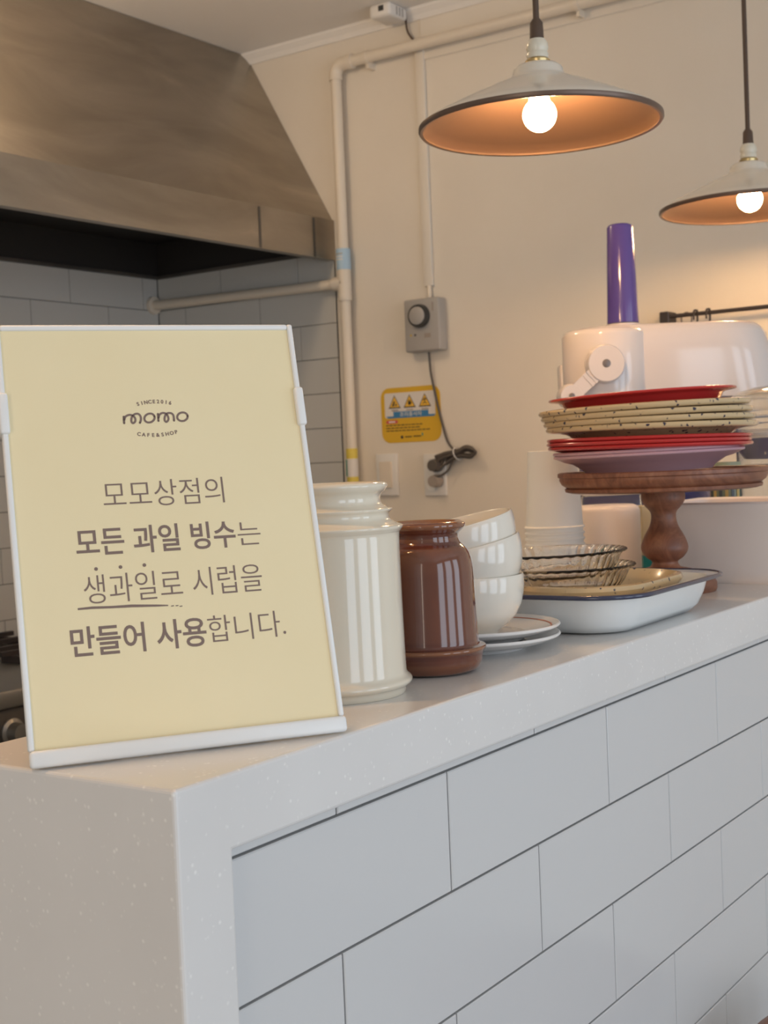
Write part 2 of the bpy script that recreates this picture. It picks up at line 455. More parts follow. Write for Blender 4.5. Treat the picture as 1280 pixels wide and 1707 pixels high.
for px in (432, 522):
    p = ony(px, 400, yF); bm = B(); box(bm, (p.x - 0.004, yF - 0.0055, zb + 0.001), (p.x + 0.004, yF - 0.0045, zs - 0.002)); obj('band_seam', bm, 'dark_steel', hd)
bm = B(); box(bm, (X0, yF + 0.03, zs + 0.02), (X1 - 0.004, WY - 0.004, zs + 0.024)); obj('inner_ceiling', bm, 'shaded_steel', hd)
bm = B(); box(bm, (X0, WY - 0.011, 0.803), (X1 - 0.003, WY - 0.004, 0.91)); obj('back_panel', bm, 'shaded_steel', hd)
bm = B(); box(bm, (X1 - 0.004, yF + 0.035, 0.803), (X1, WY - 0.012, 0.91)); obj('side_panel', bm, 'shaded_steel', hd)
bm = B(); box(bm, (X0, WY - 0.020, 0.794), (X1 - 0.004, WY - 0.0115, 0.803)); obj('rear_gutter', bm, 'dark_steel', hd)
bm = B(); box(bm, (X1 - 0.016, yF + 0.022, 0.794), (X1 - 0.002, WY - 0.021, 0.803)); obj('side_gutter', bm, 'dark_steel', hd)

# ------------------------------------------------------------------ gas range in the kitchen
rg = thing('gas_range', 'dark steel gas range against the tiled wall, low behind the sign', 'stove', (1.25, 1.65, ZF))
hz = -0.25 - ZF
bm = B(); box(bm, (-0.6, 0.02, 0.12), (0.75, 0.735, hz - 0.04), 0.004, 1); obj('body', bm, 'dark_steel', rg)
bm = B(); box(bm, (-0.62, 0.0, hz - 0.037), (0.77, 0.737, hz), 0.004, 2); obj('top', bm, 'range_steel', rg, smooth=40)
for k in range(6):
    x = -0.44 + k * 0.213
    kb = obj('knob', lathe(B(), [(0, 0), (0.028, 0), (0.030, 0.006), (0.022, 0.010), (0.020, 0.034), (0, 0.036)], 24), 'range_steel', rg, (x, 0.02, hz - 0.092), (PI / 2, 0, 0), 40)
for k in range(2):
    for j in range(2):
        cx, cy = -0.28 + k * 0.64, 0.20 + j * 0.32
        gr = B()
        for a in (-0.12, 0, 0.12):
            box(gr, (cx - 0.15, cy + a - 0.006, hz + 0.018), (cx + 0.15, cy + a + 0.006, hz + 0.03))
            box(gr, (cx + a - 0.006, cy - 0.15, hz + 0.0005), (cx + a + 0.006, cy + 0.15, hz + 0.0175))
        obj('grate', gr, 'black_iron', rg)
for sx in (-0.55, 0.70):
    for sy in (0.08, 0.68):
        obj('leg', lathe(B(), [(0, 0), (0.025, 0), (0.025, 0.12), (0, 0.12)], 16), 'range_steel', rg, (sx, sy, 0), smooth=40)

# ------------------------------------------------------------------ pipes on the right wall
PXW = WX - 0.034
pp = thing('pipe', 'cream painted pipe running down the wall and along under the ceiling', 'pipe', (0, 0, 0))
def E3(a, b): return onx(a, b, PXW)
top = E3(565, 100); ty = top.y; tz = top.z - 0.01
vy = onx(574, 470, PXW).y
r = 0.0155
tee_z = onx(573, 472, PXW).z
bm = B(); tube(bm, [(PXW, vy, -0.30), (PXW, vy, tz - 0.03)], r, 20); obj('down_pipe', bm, 'pvc', pp, smooth=40)
bm = B()
el = [(PXW, vy, tz - 0.045), (PXW, vy, tz - 0.03)] + [(PXW, vy - 0.028 * (1 - math.cos(a)), tz - 0.03 + 0.028 * math.sin(a)) for a in [PI / 2 * k / 8 for k in range(9)]] + [(PXW, vy - 0.05, tz - 0.002)]
tube(bm, el, r + 0.0035, 20); obj('elbow', bm, 'pvc', pp, smooth=40)
q = E3(900, 31)
bm = B(); tube(bm, [(PXW, vy - 0.045, tz - 0.002), (PXW, -1.2, tz - 0.002 - 0.002)], r, 20); obj('ceiling_run', bm, 'pvc', pp, smooth=40)
bm = B(); tube(bm, [(PXW, vy - 0.045, tz - 0.002), (PXW, vy - 0.062, tz - 0.002)], r + 0.005, 20); obj('collar', bm, 'pvc', pp, smooth=40)
bm = B(); tube(bm, [(PXW, vy, tee_z - 0.05), (PXW, vy, tee_z + 0.045)], r + 0.004, 20)
tube(bm, [(PXW, vy, tee_z), (PXW, vy + 0.036, tee_z)], r + 0.004, 20); obj('tee', bm, 'pvc', pp, smooth=40)
e = onx(245, 511, PXW)
bm = B(); tube(bm, [(PXW, vy + 0.03, tee_z), (PXW, WY - 0.009, e.z)], r - 0.001, 20); obj('branch_pipe', bm, 'pvc', pp, smooth=40)
bm = B(); tube(bm, [(PXW, WY - 0.020, e.z), (PXW, WY - 0.0085, e.z)], r + 0.012, 20); obj('wall_flange', bm, 'pvc', pp, smooth=40)
for y, z in ((vy - 0.11, tz - 0.002), (0.9, tz - 0.003)):
    bm = B(); tube(bm, [(PXW - 0, y - 0.006, z), (PXW, y + 0.006, z)], r + 0.0025, 20); box(bm, (PXW + 0.0, y - 0.005, z - 0.03), (WX - 0.006 if y < 1.3 else WX, y + 0.005, z - 0.012)); obj('clip', bm, 'pvc', pp, smooth=40)
bm = B(); tube(bm, [(PXW, vy, onx(574, 450, PXW).z), (PXW, vy, onx(574, 415, PXW).z)], r + 0.005, 24); lb = obj('label_sleeve', bm, 'label_blue', pp, smooth=40)
# faint print on the sleeve
for k, dz in enumerate((0.008, 0.016, 0.024)):
    bm = B(); zc = onx(574, 418, PXW).z - dz
    arc = [(PXW - (r + 0.0056) * math.cos(a), vy - (r + 0.0056) * math.sin(a), 0) for a in [(-0.7 + 1.2 * i / 8) for i in range(9)]]
    loft(bm, [[(x, y, zc) for x, y, _ in arc] + [(x + 0.001, y, zc) for x, y, _ in arc[::-1]], [(x, y, zc - 0.0035) for x, y, _ in arc] + [(x + 0.001, y, zc - 0.0035) for x, y, _ in arc[::-1]]])
    obj('print', bm, 'sticker_white' if k else 'device_grey', lb)
z1, z0 = onx(580, 748, PXW).z, onx(580, 803, PXW).z - 0.01
bm = B(); tube(bm, [(PXW, vy, z0), (PXW, vy, z1)], r + 0.0012, 24); tp = obj('tape_wrap', bm, 'tape_yellow', pp, smooth=40)
bm = B(); za, zb_ = onx(580, 765, PXW).z, onx(580, 795, PXW).z
tube(bm, [(PXW, vy, zb_), (PXW, vy, za)], r + 0.002, 24); obj('label_ring', bm, 'sticker_white', tp, smooth=40)
bm = B()
arc = [(PXW - (r + 0.0026) * math.cos(a), vy - (r + 0.0026) * math.sin(a)) for a in [(-0.5 - 0.9 + 1.1 * i / 8) for i in range(9)]]
loft(bm, [[(x, y, zz) for x, y in arc] + [(x + 0.001, y, zz) for x, y in arc[::-1]] for zz in (zb_ + 0.002, za - 0.002)]); obj('label_print', bm, 'label_green', tp)

# cable duct with its cable, feeding the wall timer
cdz0, cdz1 = onx(714, 478, WX).z, 1.30
yd0, yd1 = onx(702, 300, WX).y, onx(718, 300, WX).y
yd = onx(710, 300, WX).y
duct = thing('cable_duct', 'flat cream cable duct running down the wall to the grey timer', 'cable duct', (WX, yd, cdz0))
bm = B(); box(bm, (-0.012, -0.014, 0), (0, 0.014, 1.31 - cdz0), 0.003, 2); obj('cover', bm, 'plaster', duct, smooth=40)
db = thing('gas_detector', 'small white box fixed to the ceiling beside the wall', 'detector', (2.437, 1.44, ZC))
bm = B(); box(bm, (-0.05, -0.032, -0.036), (0.035, 0.036, 0), 0.009, 3); obj('housing', bm, 'white_plastic', db, smooth=40)
bm = B(); box(bm, (-0.0515, -0.012, -0.022), (-0.0495, 0.004, -0.008)); obj('slot', bm, 'black_plastic', db)
for k in range(3):
    bm = B(); box(bm, (-0.02 + k * 0.014, -0.0328, -0.03), (-0.014 + k * 0.014, -0.0315, -0.008)); obj('vent', bm, 'device_grey', db)
cbl = smoothp([(0.034, -0.014, -0.012), (0.045, -0.018, -0.02), (0.050, -0.022, -0.06), (0.0545, yd - 1.44, -0.102)], 6)
obj('cable', tube(B(), cbl, 0.003, 8), 'cord_brown', db, smooth=60)

# ------------------------------------------------------------------ wall timer with cord
TX = WX
def wl(a, b): p = onx(a, b, TX); return p.y, p.z
(ya, zt_) = wl(683, 497); (yb, _) = wl(746, 497); zb_ = wl(715, 588)[1]
tm = thing('gas_timer', 'grey wall timer box with a round dial', 'timer', (TX, (ya + yb) / 2, (zt_ + zb_) / 2 - 0.004))
hw, hh = (ya - yb) / 2 - 0.004, (zt_ - zb_) / 2 - 0.006
bm = B(); box(bm, (-0.04, -hw, -hh), (0, hw, hh), 0.006, 3); obj('case', bm, 'device_grey', tm, smooth=40)
dl = obj('dial', lathe(B(), [(0, 0), (0.032, 0), (0.032, 0.006), (0.030, 0.016), (0.024, 0.016)], 40), 'black_plastic', tm, (-0.0395, 0.004, 0.024), (0, -PI / 2, 0), 40)
obj('dial_cap', lathe(B(), [(0.0245, 0.010), (0.0240, 0.019), (0.020, 0.021), (0, 0.021)], 40), 'device_grey', dl, smooth=40)
for y, mm in ((0.036, 'led_yellow'), (0.022, 'black_plastic')):
    obj('indicator', lathe(B(), [(0.003, 0), (0.003, 0.001), (0, 0.001)], 12), mm, tm, (-0.0398, y, -0.026), (0, -PI / 2, 0))
bm = B(); box(bm, (-0.0412, -0.028, -0.036), (-0.0398, -0.008, -0.024)); obj('logo_plate', bm, 'plug_grey', tm)
bm = B(); box(bm, (-0.0412, -hw + 0.018, 0.034), (-0.0398, -hw + 0.022, 0.058)); obj('slot', bm, 'plug_grey', tm)
bm = B(); tube(bm, smoothp([(-0.006, yd - tm.location.y, cdz0 - tm.location.z + 0.004), (-0.012, yd - tm.location.y - 0.004, hh + 0.012), (-0.014, yd - tm.location.y - 0.005, hh - 0.004)], 5), 0.006, 10); obj('feed_cable', bm, 'pvc', tm, smooth=60)
# cord, bundle and plugs hanging from the timer
def WP(a, b, off): p = onx(a, b, WX - off); return p
cd_ = thing('power_cord', 'dark grey power cord gathered in a tied bundle below the timer', 'cord', tuple(WP(715, 588, 0.02)))
o0 = cd_.location.copy()
def rel(pts, offs): return [tuple(WP(a, b, f) - o0) for (a, b), f in zip(pts, offs)]
obj('lead', tube(B(), smoothp(rel([(715, 587), (718, 620), (726, 660), (738, 710), (747, 738), (757, 750)], [0.02, 0.014, 0.008, 0.008, 0.02, 0.03]), 6), 0.0034, 8), 'cord_grey', cd_, smooth=60)
for k in range(7):
    jx = [random.uniform(-2, 2) for _ in range(6)]; f = 0.018 + 0.007 * (k % 4)
    pts = [(726 + k * 1.5 + jx[0], 766 + k * 2 - 5), (742 + jx[1], 755 + k * 1.6 + jx[2]), (762, 751 + k * 1.3), (778 + jx[3], 744 + k * 1.1), (793 - abs(k - 3) * 1.5, 748 + k * 1.5),
           (784 + jx[4], 758 + k * 0.8), (764, 757 + k * 0.8), (745 + jx[5], 768 + k)]
    obj('cord_loop', tube(B(), smoothp(rel(pts, [f, f, f, f + 0.004, f + 0.01, f + 0.004, f, f]), 6), 0.0036, 8), 'cord_grey', cd_, smooth=60)
for k, pts in enumerate(([(724, 778), (735, 778), (748, 770), (760, 757)], [(724, 794), (736, 792), (748, 782), (758, 760)])):
    obj('cord_tail', tube(B(), smoothp(rel(pts, [0.04, 0.035, 0.03, 0.028]), 6), 0.0034, 8), 'cord_grey', cd_, smooth=60)
c = WP(763, 756, 0.03) - o0
bm = B(); tube(bm, [(c.x + 0.022 * math.cos(a), c.y + 0.005 * math.sin(a), c.z + 0.017 * math.sin(a)) for a in [2 * PI * k / 20 for k in range(21)]], 0.0016, 6); obj('wire_tie', bm, 'white_plastic', cd_, smooth=60)
for (a, b), mm, dx in (((723, 776), 'cord_grey', 0.02), ((724, 802), 'plug_grey', 0.0135)):
    c = WP(a, b, dx + 0.022) - o0
    obj('plug', lathe(B(), [(0, 0), (0.014, 0.0), (0.018, 0.006), (0.0175, 0.022), (0.0155, 0.028), (0.0155, 0.034), (0, 0.034)], 28), mm, cd_, tuple(c + Vector((0.024, 0, 0))), (0, -PI / 2, 0), 40)

# switch and socket plates
def plate(name, label, a0, a1, b0, b1):
    y1, z1 = wl(a0, b0); y0, z0 = wl(a1, b1)
    t = thing(name, label, 'socket' if 'socket' in name else 'switch', (WX, (y0 + y1) / 2, (z0 + z1) / 2))
    return t, (y1 - y0) / 2, (z1 - z0) / 2
t, hw, hh = plate('light_switch', 'white wall switch plate with one rocker, under the yellow sticker', 629, 667, 757, 826)
bm = B(); box(bm, (-0.010, -hw, -hh), (0, hw, hh), 0.003, 2); obj('plate', bm, 'white_plastic', t, smooth=40)
bm = B(); box(bm, (-0.0165, -hw * 0.55, -hh * 0.62), (-0.0102, hw * 0.6, hh * 0.62), 0.0015, 1); obj('rocker', bm, 'pvc', t, smooth=40)
t, hw, hh = plate('wall_socket', 'white wall socket plate behind the tied grey cord', 708, 747, 757, 826)
bm = B(); box(bm, (-0.010, -hw, -hh), (0, hw, hh), 0.003, 2); obj('plate', bm, 'white_plastic', t, smooth=40)
for z in (0.026, -0.024):
    obj('socket_well', lathe(B(), [(0.019, -0.0002), (0.021, 0.002), (0.0185, 0.002), (0.018, 0.0006), (0, 0.0006)], 28), 'white_plastic', t, (-0.0098, 0.008, z), (0, -PI / 2, 0), 40)

# ------------------------------------------------------------------ yellow safety sticker (flat print on the wall)
y1, z1 = wl(634, 645); y0, z0 = wl(737, 738)
sw, sh = (y1 - y0), (z1 - z0) * 0.93
st = thing('safety_sticker', 'yellow rounded safety sticker with three warning triangles on the wall', 'sticker', (WX - 0.0004, (y0 + y1) / 2, (z0 + z1) / 2))
st.rotation_euler = Euler((PI / 2, 0, -PI / 2))      # local X -> -Y, local Y -> Z, local Z -> -X
def fl(name, mm, fn, z, parent=st):
    bm = B(); fn(bm, z); o = obj(name, bm, mm, parent, fix=False)
    for p in o.data.polygons: pass
    return o
fl('backing', 'sticker_yellow', lambda bm, z: prism(bm, rrect(0, 0, sw, sh, 0.028), z - 0.0004, z), 0.0004)
U = sw / 2; V = sh / 2
fl('white_panel', 'sticker_white', lambda bm, z: flatpoly(bm, rrect(-0.02 * U, 0.36 * V, 1.70 * U, 0.90 * V, 0.006), z), 0.0007)
def tri(bm, cx, cy, s, z): flatpoly(bm, [(cx - s, cy - s * 0.86), (cx + s, cy - s * 0.86), (cx, cy + s * 0.94)], z)
for k, cx in enumerate((-0.53 * U, -0.02 * U, 0.49 * U)):
    fl('triangle_outline', 'print_dark', lambda bm, z: tri(bm, cx, 0.48 * V, 0.0205, z), 0.0009)
    fl('triangle_fill', 'triangle_yellow', lambda bm, z: tri(bm, cx, 0.478 * V, 0.0165, z), 0.0011)
    def pict(bm, z):
        if k == 0:
            flatpoly(bm, [(cx - 0.009, 0.40 * V - 0.005), (cx - 0.002, 0.40 * V - 0.006), (cx + 0.002, 0.50 * V), (cx - 0.002, 0.52 * V)], z); disc(bm, cx + 0.005, 0.40 * V - 0.002, 0.003, z)
        elif k == 1:
            disc(bm, cx, 0.40 * V, 0.0045, z)
            for j in range(4): ribbon(bm, [(cx - 0.004 + j * 0.0027, 0.40 * V), (cx - 0.004 + j * 0.0027, 0.52 * V - abs(j - 1.5) * 0.001)], 0.0019, z)
            ribbon(bm, [(cx + 0.003, 0.38 * V), (cx + 0.008, 0.44 * V)], 0.002, z)
        else:
            disc(bm, cx + 0.001, 0.54 * V, 0.0024, z)
            for s in ([(0, 0.51), (0, 0.42)], [(-0.008, 0.50), (0.008, 0.52)], [(0, 0.42), (-0.006, 0.36)], [(0, 0.42), (0.006, 0.36)]):
                ribbon(bm, [(cx + x, y * V) for x, y in s], 0.0022, z)
    fl('pictogram', 'print_dark', pict, 0.0013)
    def cap(bm, z):
        for j in range(5): ribbon(bm, [(cx - 0.010 + j * 0.0045, 0.175 * V), (cx - 0.0075 + j * 0.0045, 0.175 * V)], 0.0028, z)
    fl('caption', 'plug_grey', cap, 0.0011)
fl('blue_banner', 'sticker_blue', lambda bm, z: (flatpoly(bm, [(-0.58 * U, -0.09 * V), (0.60 * U, -0.09 * V), (0.60 * U, 0.13 * V), (-0.58 * U, 0.13 * V)], z), flatpoly(bm, [(-0.76 * U, -0.105 * V), (0.78 * U, -0.105 * V), (0.84 * U, -0.03 * V), (-0.84 * U, -0.03 * V)], z - 0.0001)), 0.0012)
fl('banner_text', 'sticker_white', lambda bm, z: text_into(bm, '조리종사자', (-0.36 * U, 0.38 * U, -0.06 * V, 0.105 * V), 0.012, z), 0.0015)
fl('red_pill', 'sticker_red', lambda bm, z: flatpoly(bm, rrect(-0.64 * U, -0.235 * V, 0.40 * U, 0.12 * V, 0.0045), z), 0.0009)
fl('pill_panel', 'sticker_white', lambda bm, z: flatpoly(bm, rrect(-0.64 * U, -0.235 * V, 0.22 * U, 0.055 * V, 0.001), z), 0.0011)
def lines(bm, z):
    rr = random.Random(3)
    for row, (yy, xe) in enumerate(((-0.36, 0.32), (-0.46, 0.32), (-0.56, 0.55))):
        x = -0.84
        while x < xe:
            wdt = rr.uniform(0.05, 0.13); ribbon(bm, [(x * U, yy * V), ((x + wdt) * U, yy * V)], 0.0026, z); x += wdt + 0.045
fl('text_lines', 'print_dark', lines, 0.0009)
def marks(bm, z):
    disc(bm, -0.32 * U, -0.80 * V, 0.0045, z)
    for j in range(4): ribbon(bm, [((-0.20 + 0.055 * j) * U, -0.80 * V), ((-0.165 + 0.055 * j) * U, -0.80 * V)], 0.003, z)
    for j in range(5): ribbon(bm, [((0.08 + 0.05 * j) * U, -0.79 * V), ((0.11 + 0.05 * j) * U, -0.79 * V)], 0.003, z)
fl('footer_marks', 'print_dark', marks, 0.0009)
fl('leaf_mark', 'label_green', lambda bm, z: flatpoly(bm, [(0.37 * U, -0.80 * V), (0.40 * U, -0.73 * V), (0.37 * U, -0.66 * V), (0.34 * U, -0.73 * V)], z), 0.0009)

# ------------------------------------------------------------------ rail with hooks on the right wall
rl = thing('hook_rail', 'thin black rail with hanging hooks on the wall behind the juicer', 'rail', (WX, 0.695, 0.512))
bm = B(); box(bm, (-0.05, -0.012, -0.045), (0, 0.012, 0.012), 0.002, 1); obj('bracket', bm, 'black_iron', rl)
bm = B(); box(bm, (-0.05, -0.712, -0.045), (0, -0.688, 0.012), 0.002, 1); obj('bracket', bm, 'black_iron', rl)
obj('bar', tube(B(), [(-0.04, 0.006, 0.0), (-0.04, -0.706, 0.0)], 0.005, 12), 'black_iron', rl, smooth=40)
def shook(y, h):
    return smoothp([(-0.055, y, -0.015), (-0.053, y, 0.004), (-0.041, y, 0.0085), (-0.031, y, 0.0), (-0.034, y + 0.002, -h), (-0.045, y + 0.002, -h - 0.014), (-0.056, y, -h)], 6)
for px in (1160, 1181):
    y = onx(px, 527, WX - 0.04).y - 0.695
    obj('hook', tube(B(), shook(y, 0.075), 0.0026, 8), 'black_iron', rl, smooth=60)
y = onx(1144, 527, WX - 0.04).y - 0.695
ring = [(-0.04 + 0.0, y + 0.013 * math.sin(a), -0.011 + 0.017 * math.cos(a)) for a in [2 * PI * k / 24 for k in range(25)]]
obj('wire_ring', tube(B(), ring, 0.0016, 6), 'grey_screw', rl, smooth=60)
obj('wire_ring', tube(B(), [(-0.04, y, -0.028), (-0.04, y, -0.085)], 0.0016, 6), 'grey_screw', rl, smooth=60)

# ------------------------------------------------------------------ pendant lamps
def pendant(label, C, tilt=(0, 0)):
    t = thing('pendant_lamp', label, 'lamp', (C[0], C[1], C[2]), 0, 'pendant lamps over the counter')
    outer = [(0.176, 0.0), (0.1775, 0.004), (0.174, 0.0075), (0.160, 0.0155), (0.135, 0.028), (0.105, 0.042), (0.078, 0.054), (0.058, 0.0625), (0.044, 0.068), (0.0385, 0.074), (0.036, 0.083), (0.030, 0.088), (0.017, 0.0895)]
    sh = obj('shade', lathe(B(), outer, 72), 'shade_enamel', t, smooth=50)
    inner = [(0.1735, 0.001), (0.171, 0.0055), (0.158, 0.0130), (0.133, 0.0255), (0.103, 0.0395), (0.076, 0.0515), (0.056, 0.060), (0.042, 0.0655), (0.036, 0.072), (0.033, 0.081), (0.0, 0.083)]
    obj('shade_lining', lathe(B(), inner, 72), 'shade_inside', t, smooth=50)
    obj('rim', lathe(B(), [(0.1735, 0.001), (0.1722, -0.002), (0.1765, -0.003), (0.1788, 0.0), (0.1785, 0.0045), (0.1765, 0.005)], 72), 'shade_rim', t, smooth=50)
    obj('gallery', lathe(B(), [(0.0, 0.0897), (0.0175, 0.0897), (0.0185, 0.095), (0.015, 0.098), (0.0, 0.098)], 32), 'brass', t, smooth=40)
    obj('socket', lathe(B(), [(0.0, 0.0982), (0.0155, 0.0982), (0.0165, 0.104), (0.0145, 0.108), (0.0165, 0.113), (0.0155, 0.120), (0.0120, 0.126), (0.0, 0.126)], 32), 'socket_porcelain', t, smooth=40)
    obj('cord_grip', lathe(B(), [(0.0, 0.1262), (0.0105, 0.1262), (0.0095, 0.150), (0.0055, 0.156), (0.0, 0.156)], 24), 'cord_brown', t, smooth=40)
    obj('cord', tube(B(), [(0, 0, 0.1562), (0, 0, ZC - C[2] - 0.0402)], 0.0046, 12), 'cord_brown', t, smooth=60)
    obj('ceiling_rose', lathe(B(), [(0, ZC - C[2] - 0.04), (0.022, ZC - C[2] - 0.04), (0.05, ZC - C[2] - 0.008), (0.052, ZC - C[2]), (0, ZC - C[2])], 40), 'shade_enamel', t, smooth=40)
    n = 14; rb = 0.0245; zc = 0.017
    pr = [(0.0, zc - rb)] + [(rb * math.sin(PI * k / n), zc - rb * math.cos(PI * k / n)) for k in range(1, n - 2)] + [(0.0135, zc + rb + 0.004), (0.0135, zc + rb + 0.010), (0.0, zc + rb + 0.010)]
    obj('bulb', lathe(B(), pr, 40), 'bulb_glow', t, smooth=60)
    obj('bulb_cap', lathe(B(), [(0.0, 0.046), (0.0138, 0.046), (0.0138, 0.080), (0.0, 0.080)], 24), 'brass', t, smooth=40)
    return t
pendant('larger looking white pendant lamp hanging nearest, with its whole shade in view', (1.180, 0.348, 0.675))
pendant('unseen pendant lamp added over the near end of the counter for its warm light', (0.03, 0.360, 0.676))  # extra lamp out of view, added to warm the countertop
pendant('farther pendant lamp hanging at the right edge, its shade cut by the frame', (2.045, 0.336, 0.668))

# ------------------------------------------------------------------ the notice sign
SA = onz(50, 1286, 0); SB = onz(578, 1222, 0)
SA.z += 0.0012; SB.z += 0.0012
su = (SB - SA); SW = su.length; su.normalize()
sn = Vector((-su.y, su.x, 0))
tilt = math.radians(16.0)
sv = (Vector((0, 0, 1)) * math.cos(tilt) + sn * math.sin(tilt)).normalized()
sw_ = su.cross(sv).normalized()           # towards the viewer
SH = 0.315
sg = thing('notice_sign', 'yellow paper notice with Korean lettering in a white tilted stand', 'sign', tuple(SA))
Rm = Matrix((su, sv, sw_)).transposed()
sg.rotation_euler = Rm.to_euler()
def uv(a, b):      # photograph pixel (in the enlarged crop) -> position on the sheet
    d = ray(a / 2.1333, 520 + b / 2.1333); p = CAM + d * ((SA - CAM).dot(sw_) / d.dot(sw_)) - SA
    return p.dot(su), p.dot(sv)
FW = 0.0042; BH = 0.0115
bm = B(); box(bm, (0.001, 0.004, -0.007), (SW - 0.001, SH - 0.001, -0.0032), 0.001, 1); obj('back_panel', bm, 'sign_white', sg)
bm = B(); box(bm, (FW - 0.001, BH - 0.001, -0.0030), (SW - FW + 0.001, SH - FW + 0.0005, -0.0022)); obj('notice_sheet', bm, 'paper_yellow', sg)
# frame: two stiles, head and the thicker bottom ledge, each rounded
for nm, lo, hi, bv in (('frame_stile', (0, BH, -0.008), (FW, SH, 0.0), 0.0015), ('frame_stile', (SW - FW, BH, -0.008), (SW, SH, 0.0), 0.0015),
                       ('frame_head', (FW, SH - FW, -0.008), (SW - FW, SH, 0.0), 0.0015), ('frame_ledge', (0, 0, -0.003), (SW, BH, 0.0045), 0.0026)):
    bm = B(); box(bm, lo, hi, bv, 3); obj(nm, bm, 'sign_white', sg, smooth=40)
cl0, cl1 = uv(1045, 268)[1], uv(1075, 402)[1]
for x in (SW - 0.0056, -0.0014):
    bm = B(); box(bm, (x, min(cl0, cl1), -0.011), (x + 0.0070, max(cl0, cl1), 0.0022), 0.002, 3); obj('side_clip', bm, 'sign_white', sg, smooth=40)
# rear foot that holds it up: from behind the panel down to the counter
bm = B()
mid = SW / 2
p_top = Vector((mid, 0.20, -0.0075)); ground = SA + su * mid + sv * 0.20 + sn * 0.075; ground.z = 0.001
g = ground - SA; p_bot = Vector((g.dot(su), g.dot(sv), g.dot(sw_)))
loft(bm, [[p_top + Vector((s * 0.03, q, 0)) for s, q in ((-1, 0), (1, 0), (1, 0.004), (-1, 0.004))], [p_bot + Vector((s * 0.03, q, 0)) for s, q in ((-1, 0), (1, 0), (1, 0.004), (-1, 0.004))]])
obj('rear_foot', bm, 'sign_white', sg)
ZI = -0.0020
def line(name, body, left, right, off, sp=1.0):
    """left=(x, y_top, y_bot), right=(x, y_top, y_bot) in crop pixels"""
    a0 = uv(left[0], left[2]); a1 = uv(left[0], left[1]); b0 = uv(right[0], right[2]); b1 = uv(right[0], right[1])
    v0 = (a0[1] + b0[1]) / 2; v1 = (a1[1] + b1[1]) / 2
    bm = B(); text_into(bm, body, (a0[0], b0[0], v0, v1), off, ZI, spacing=sp)
    return obj(name, bm, 'ink', sg, fix=False)
TH = -0.007; BO = 0.014
line('lettering', '모모상점의', (372, 602, 693), (803, 583, 678), TH)
line('lettering', '모든 과일 빙수', (275, 768, 868), (845, 738, 835), BO)
line('lettering', '는', (852, 746, 828), (933, 742, 822), TH)
line('lettering', '생과일로 시럽을', (304, 932, 1036), (940, 894, 992), TH)
line('lettering', '만들어 사용', (257, 1118, 1226), (742, 1083, 1188), BO)
line('lettering', '합니다.', (748, 1080, 1175), (1022, 1055, 1150), TH)
bm = B()
for a, b in ((343, 912), (430, 905), (515, 898)):
    u, v = uv(a, b); disc(bm, u, v, 0.0013, ZI)
obj('emphasis_dots', bm, 'ink', sg, fix=False)
bm = B()
P1 = [uv(a, b) for a, b in ((278, 1055), (330, 1051), (400, 1050), (470, 1045), (560, 1044), (600, 1043))]
top_ = [(u, v + wv) for (u, v), wv in zip(P1, (0.0007, 0.0011, 0.0013, 0.0013, 0.0011, 0.0007))]
bot_ = [(u, v - wv) for (u, v), wv in zip(P1, (0.0007, 0.0007, 0.0004, 0.0007, 0.0004, 0.0002))]
for i in range(len(P1) - 1): flatpoly(bm, [bot_[i], bot_[i + 1], top_[i + 1], top_[i]], ZI)
for a, b in ((612, 1044), (628, 1043), (642, 1045)): ribbon(bm, [uv(a, b), uv(a + 7, b - 1)], 0.0007, ZI)
obj('underline', bm, 'ink', sg, fix=False)
# the round-lettered mark
def lz(x, y):
    return uv((180 + x / 8) * 2.1333, (640 + y / 8 - 520) * 2.1333)
m1 = [(222, 512), (218, 470), (216, 425)]
m1b = [(222, 470), (240, 425), (285, 402), (330, 408), (365, 440), (370, 485), (340, 512), (318, 485), (325, 430), (362, 392), (410, 388), (440, 420), (446, 465), (432, 508)]
m2 = [(680, 482), (677, 440), (673, 388)]
m2b = [(680, 440), (695, 398), (735, 375), (780, 385), (806, 420), (812, 465), (785, 495), (762, 470), (768, 415), (800, 380), (845, 378), (875, 400), (885, 440), (888, 478)]
bm = B()
for s in (m1, m1b, m2, m2b): ribbon(bm, smoothp([(*lz(x, y), 0) for x, y in s], 5), 0.00155, ZI)
for cx, cy, rx, ry, ro in ((560, 443, 70, 58, -0.35), (1000, 426, 70, 57, -0.15)):
    pts = []
    for k in range(33):
        a = 2 * PI * k / 32; x = rx * math.cos(a); y = ry * math.sin(a)
        pts.append(lz(cx + x * math.cos(ro) - y * math.sin(ro), cy + x * math.sin(ro) + y * math.cos(ro)))
    ribbon(bm, pts, 0.00155, ZI)
obj('logo_mark', bm, 'ink', sg, fix=False)
def arc_fit(p0, p1, p2):
    ax, ay = p0; bx, by = p1; cx, cy = p2
    d = 2 * (ax * (by - cy) + bx * (cy - ay) + cx * (ay - by))
    ux = ((ax * ax + ay * ay) * (by - cy) + (bx * bx + by * by) * (cy - ay) + (cx * cx + cy * cy) * (ay - by)) / d
    uy = ((ax * ax + ay * ay) * (cx - bx) + (bx * bx + by * by) * (ax - cx) + (cx * cx + cy * cy) * (bx - ax)) / d
    return ux, uy, math.hypot(ax - ux, ay - uy)
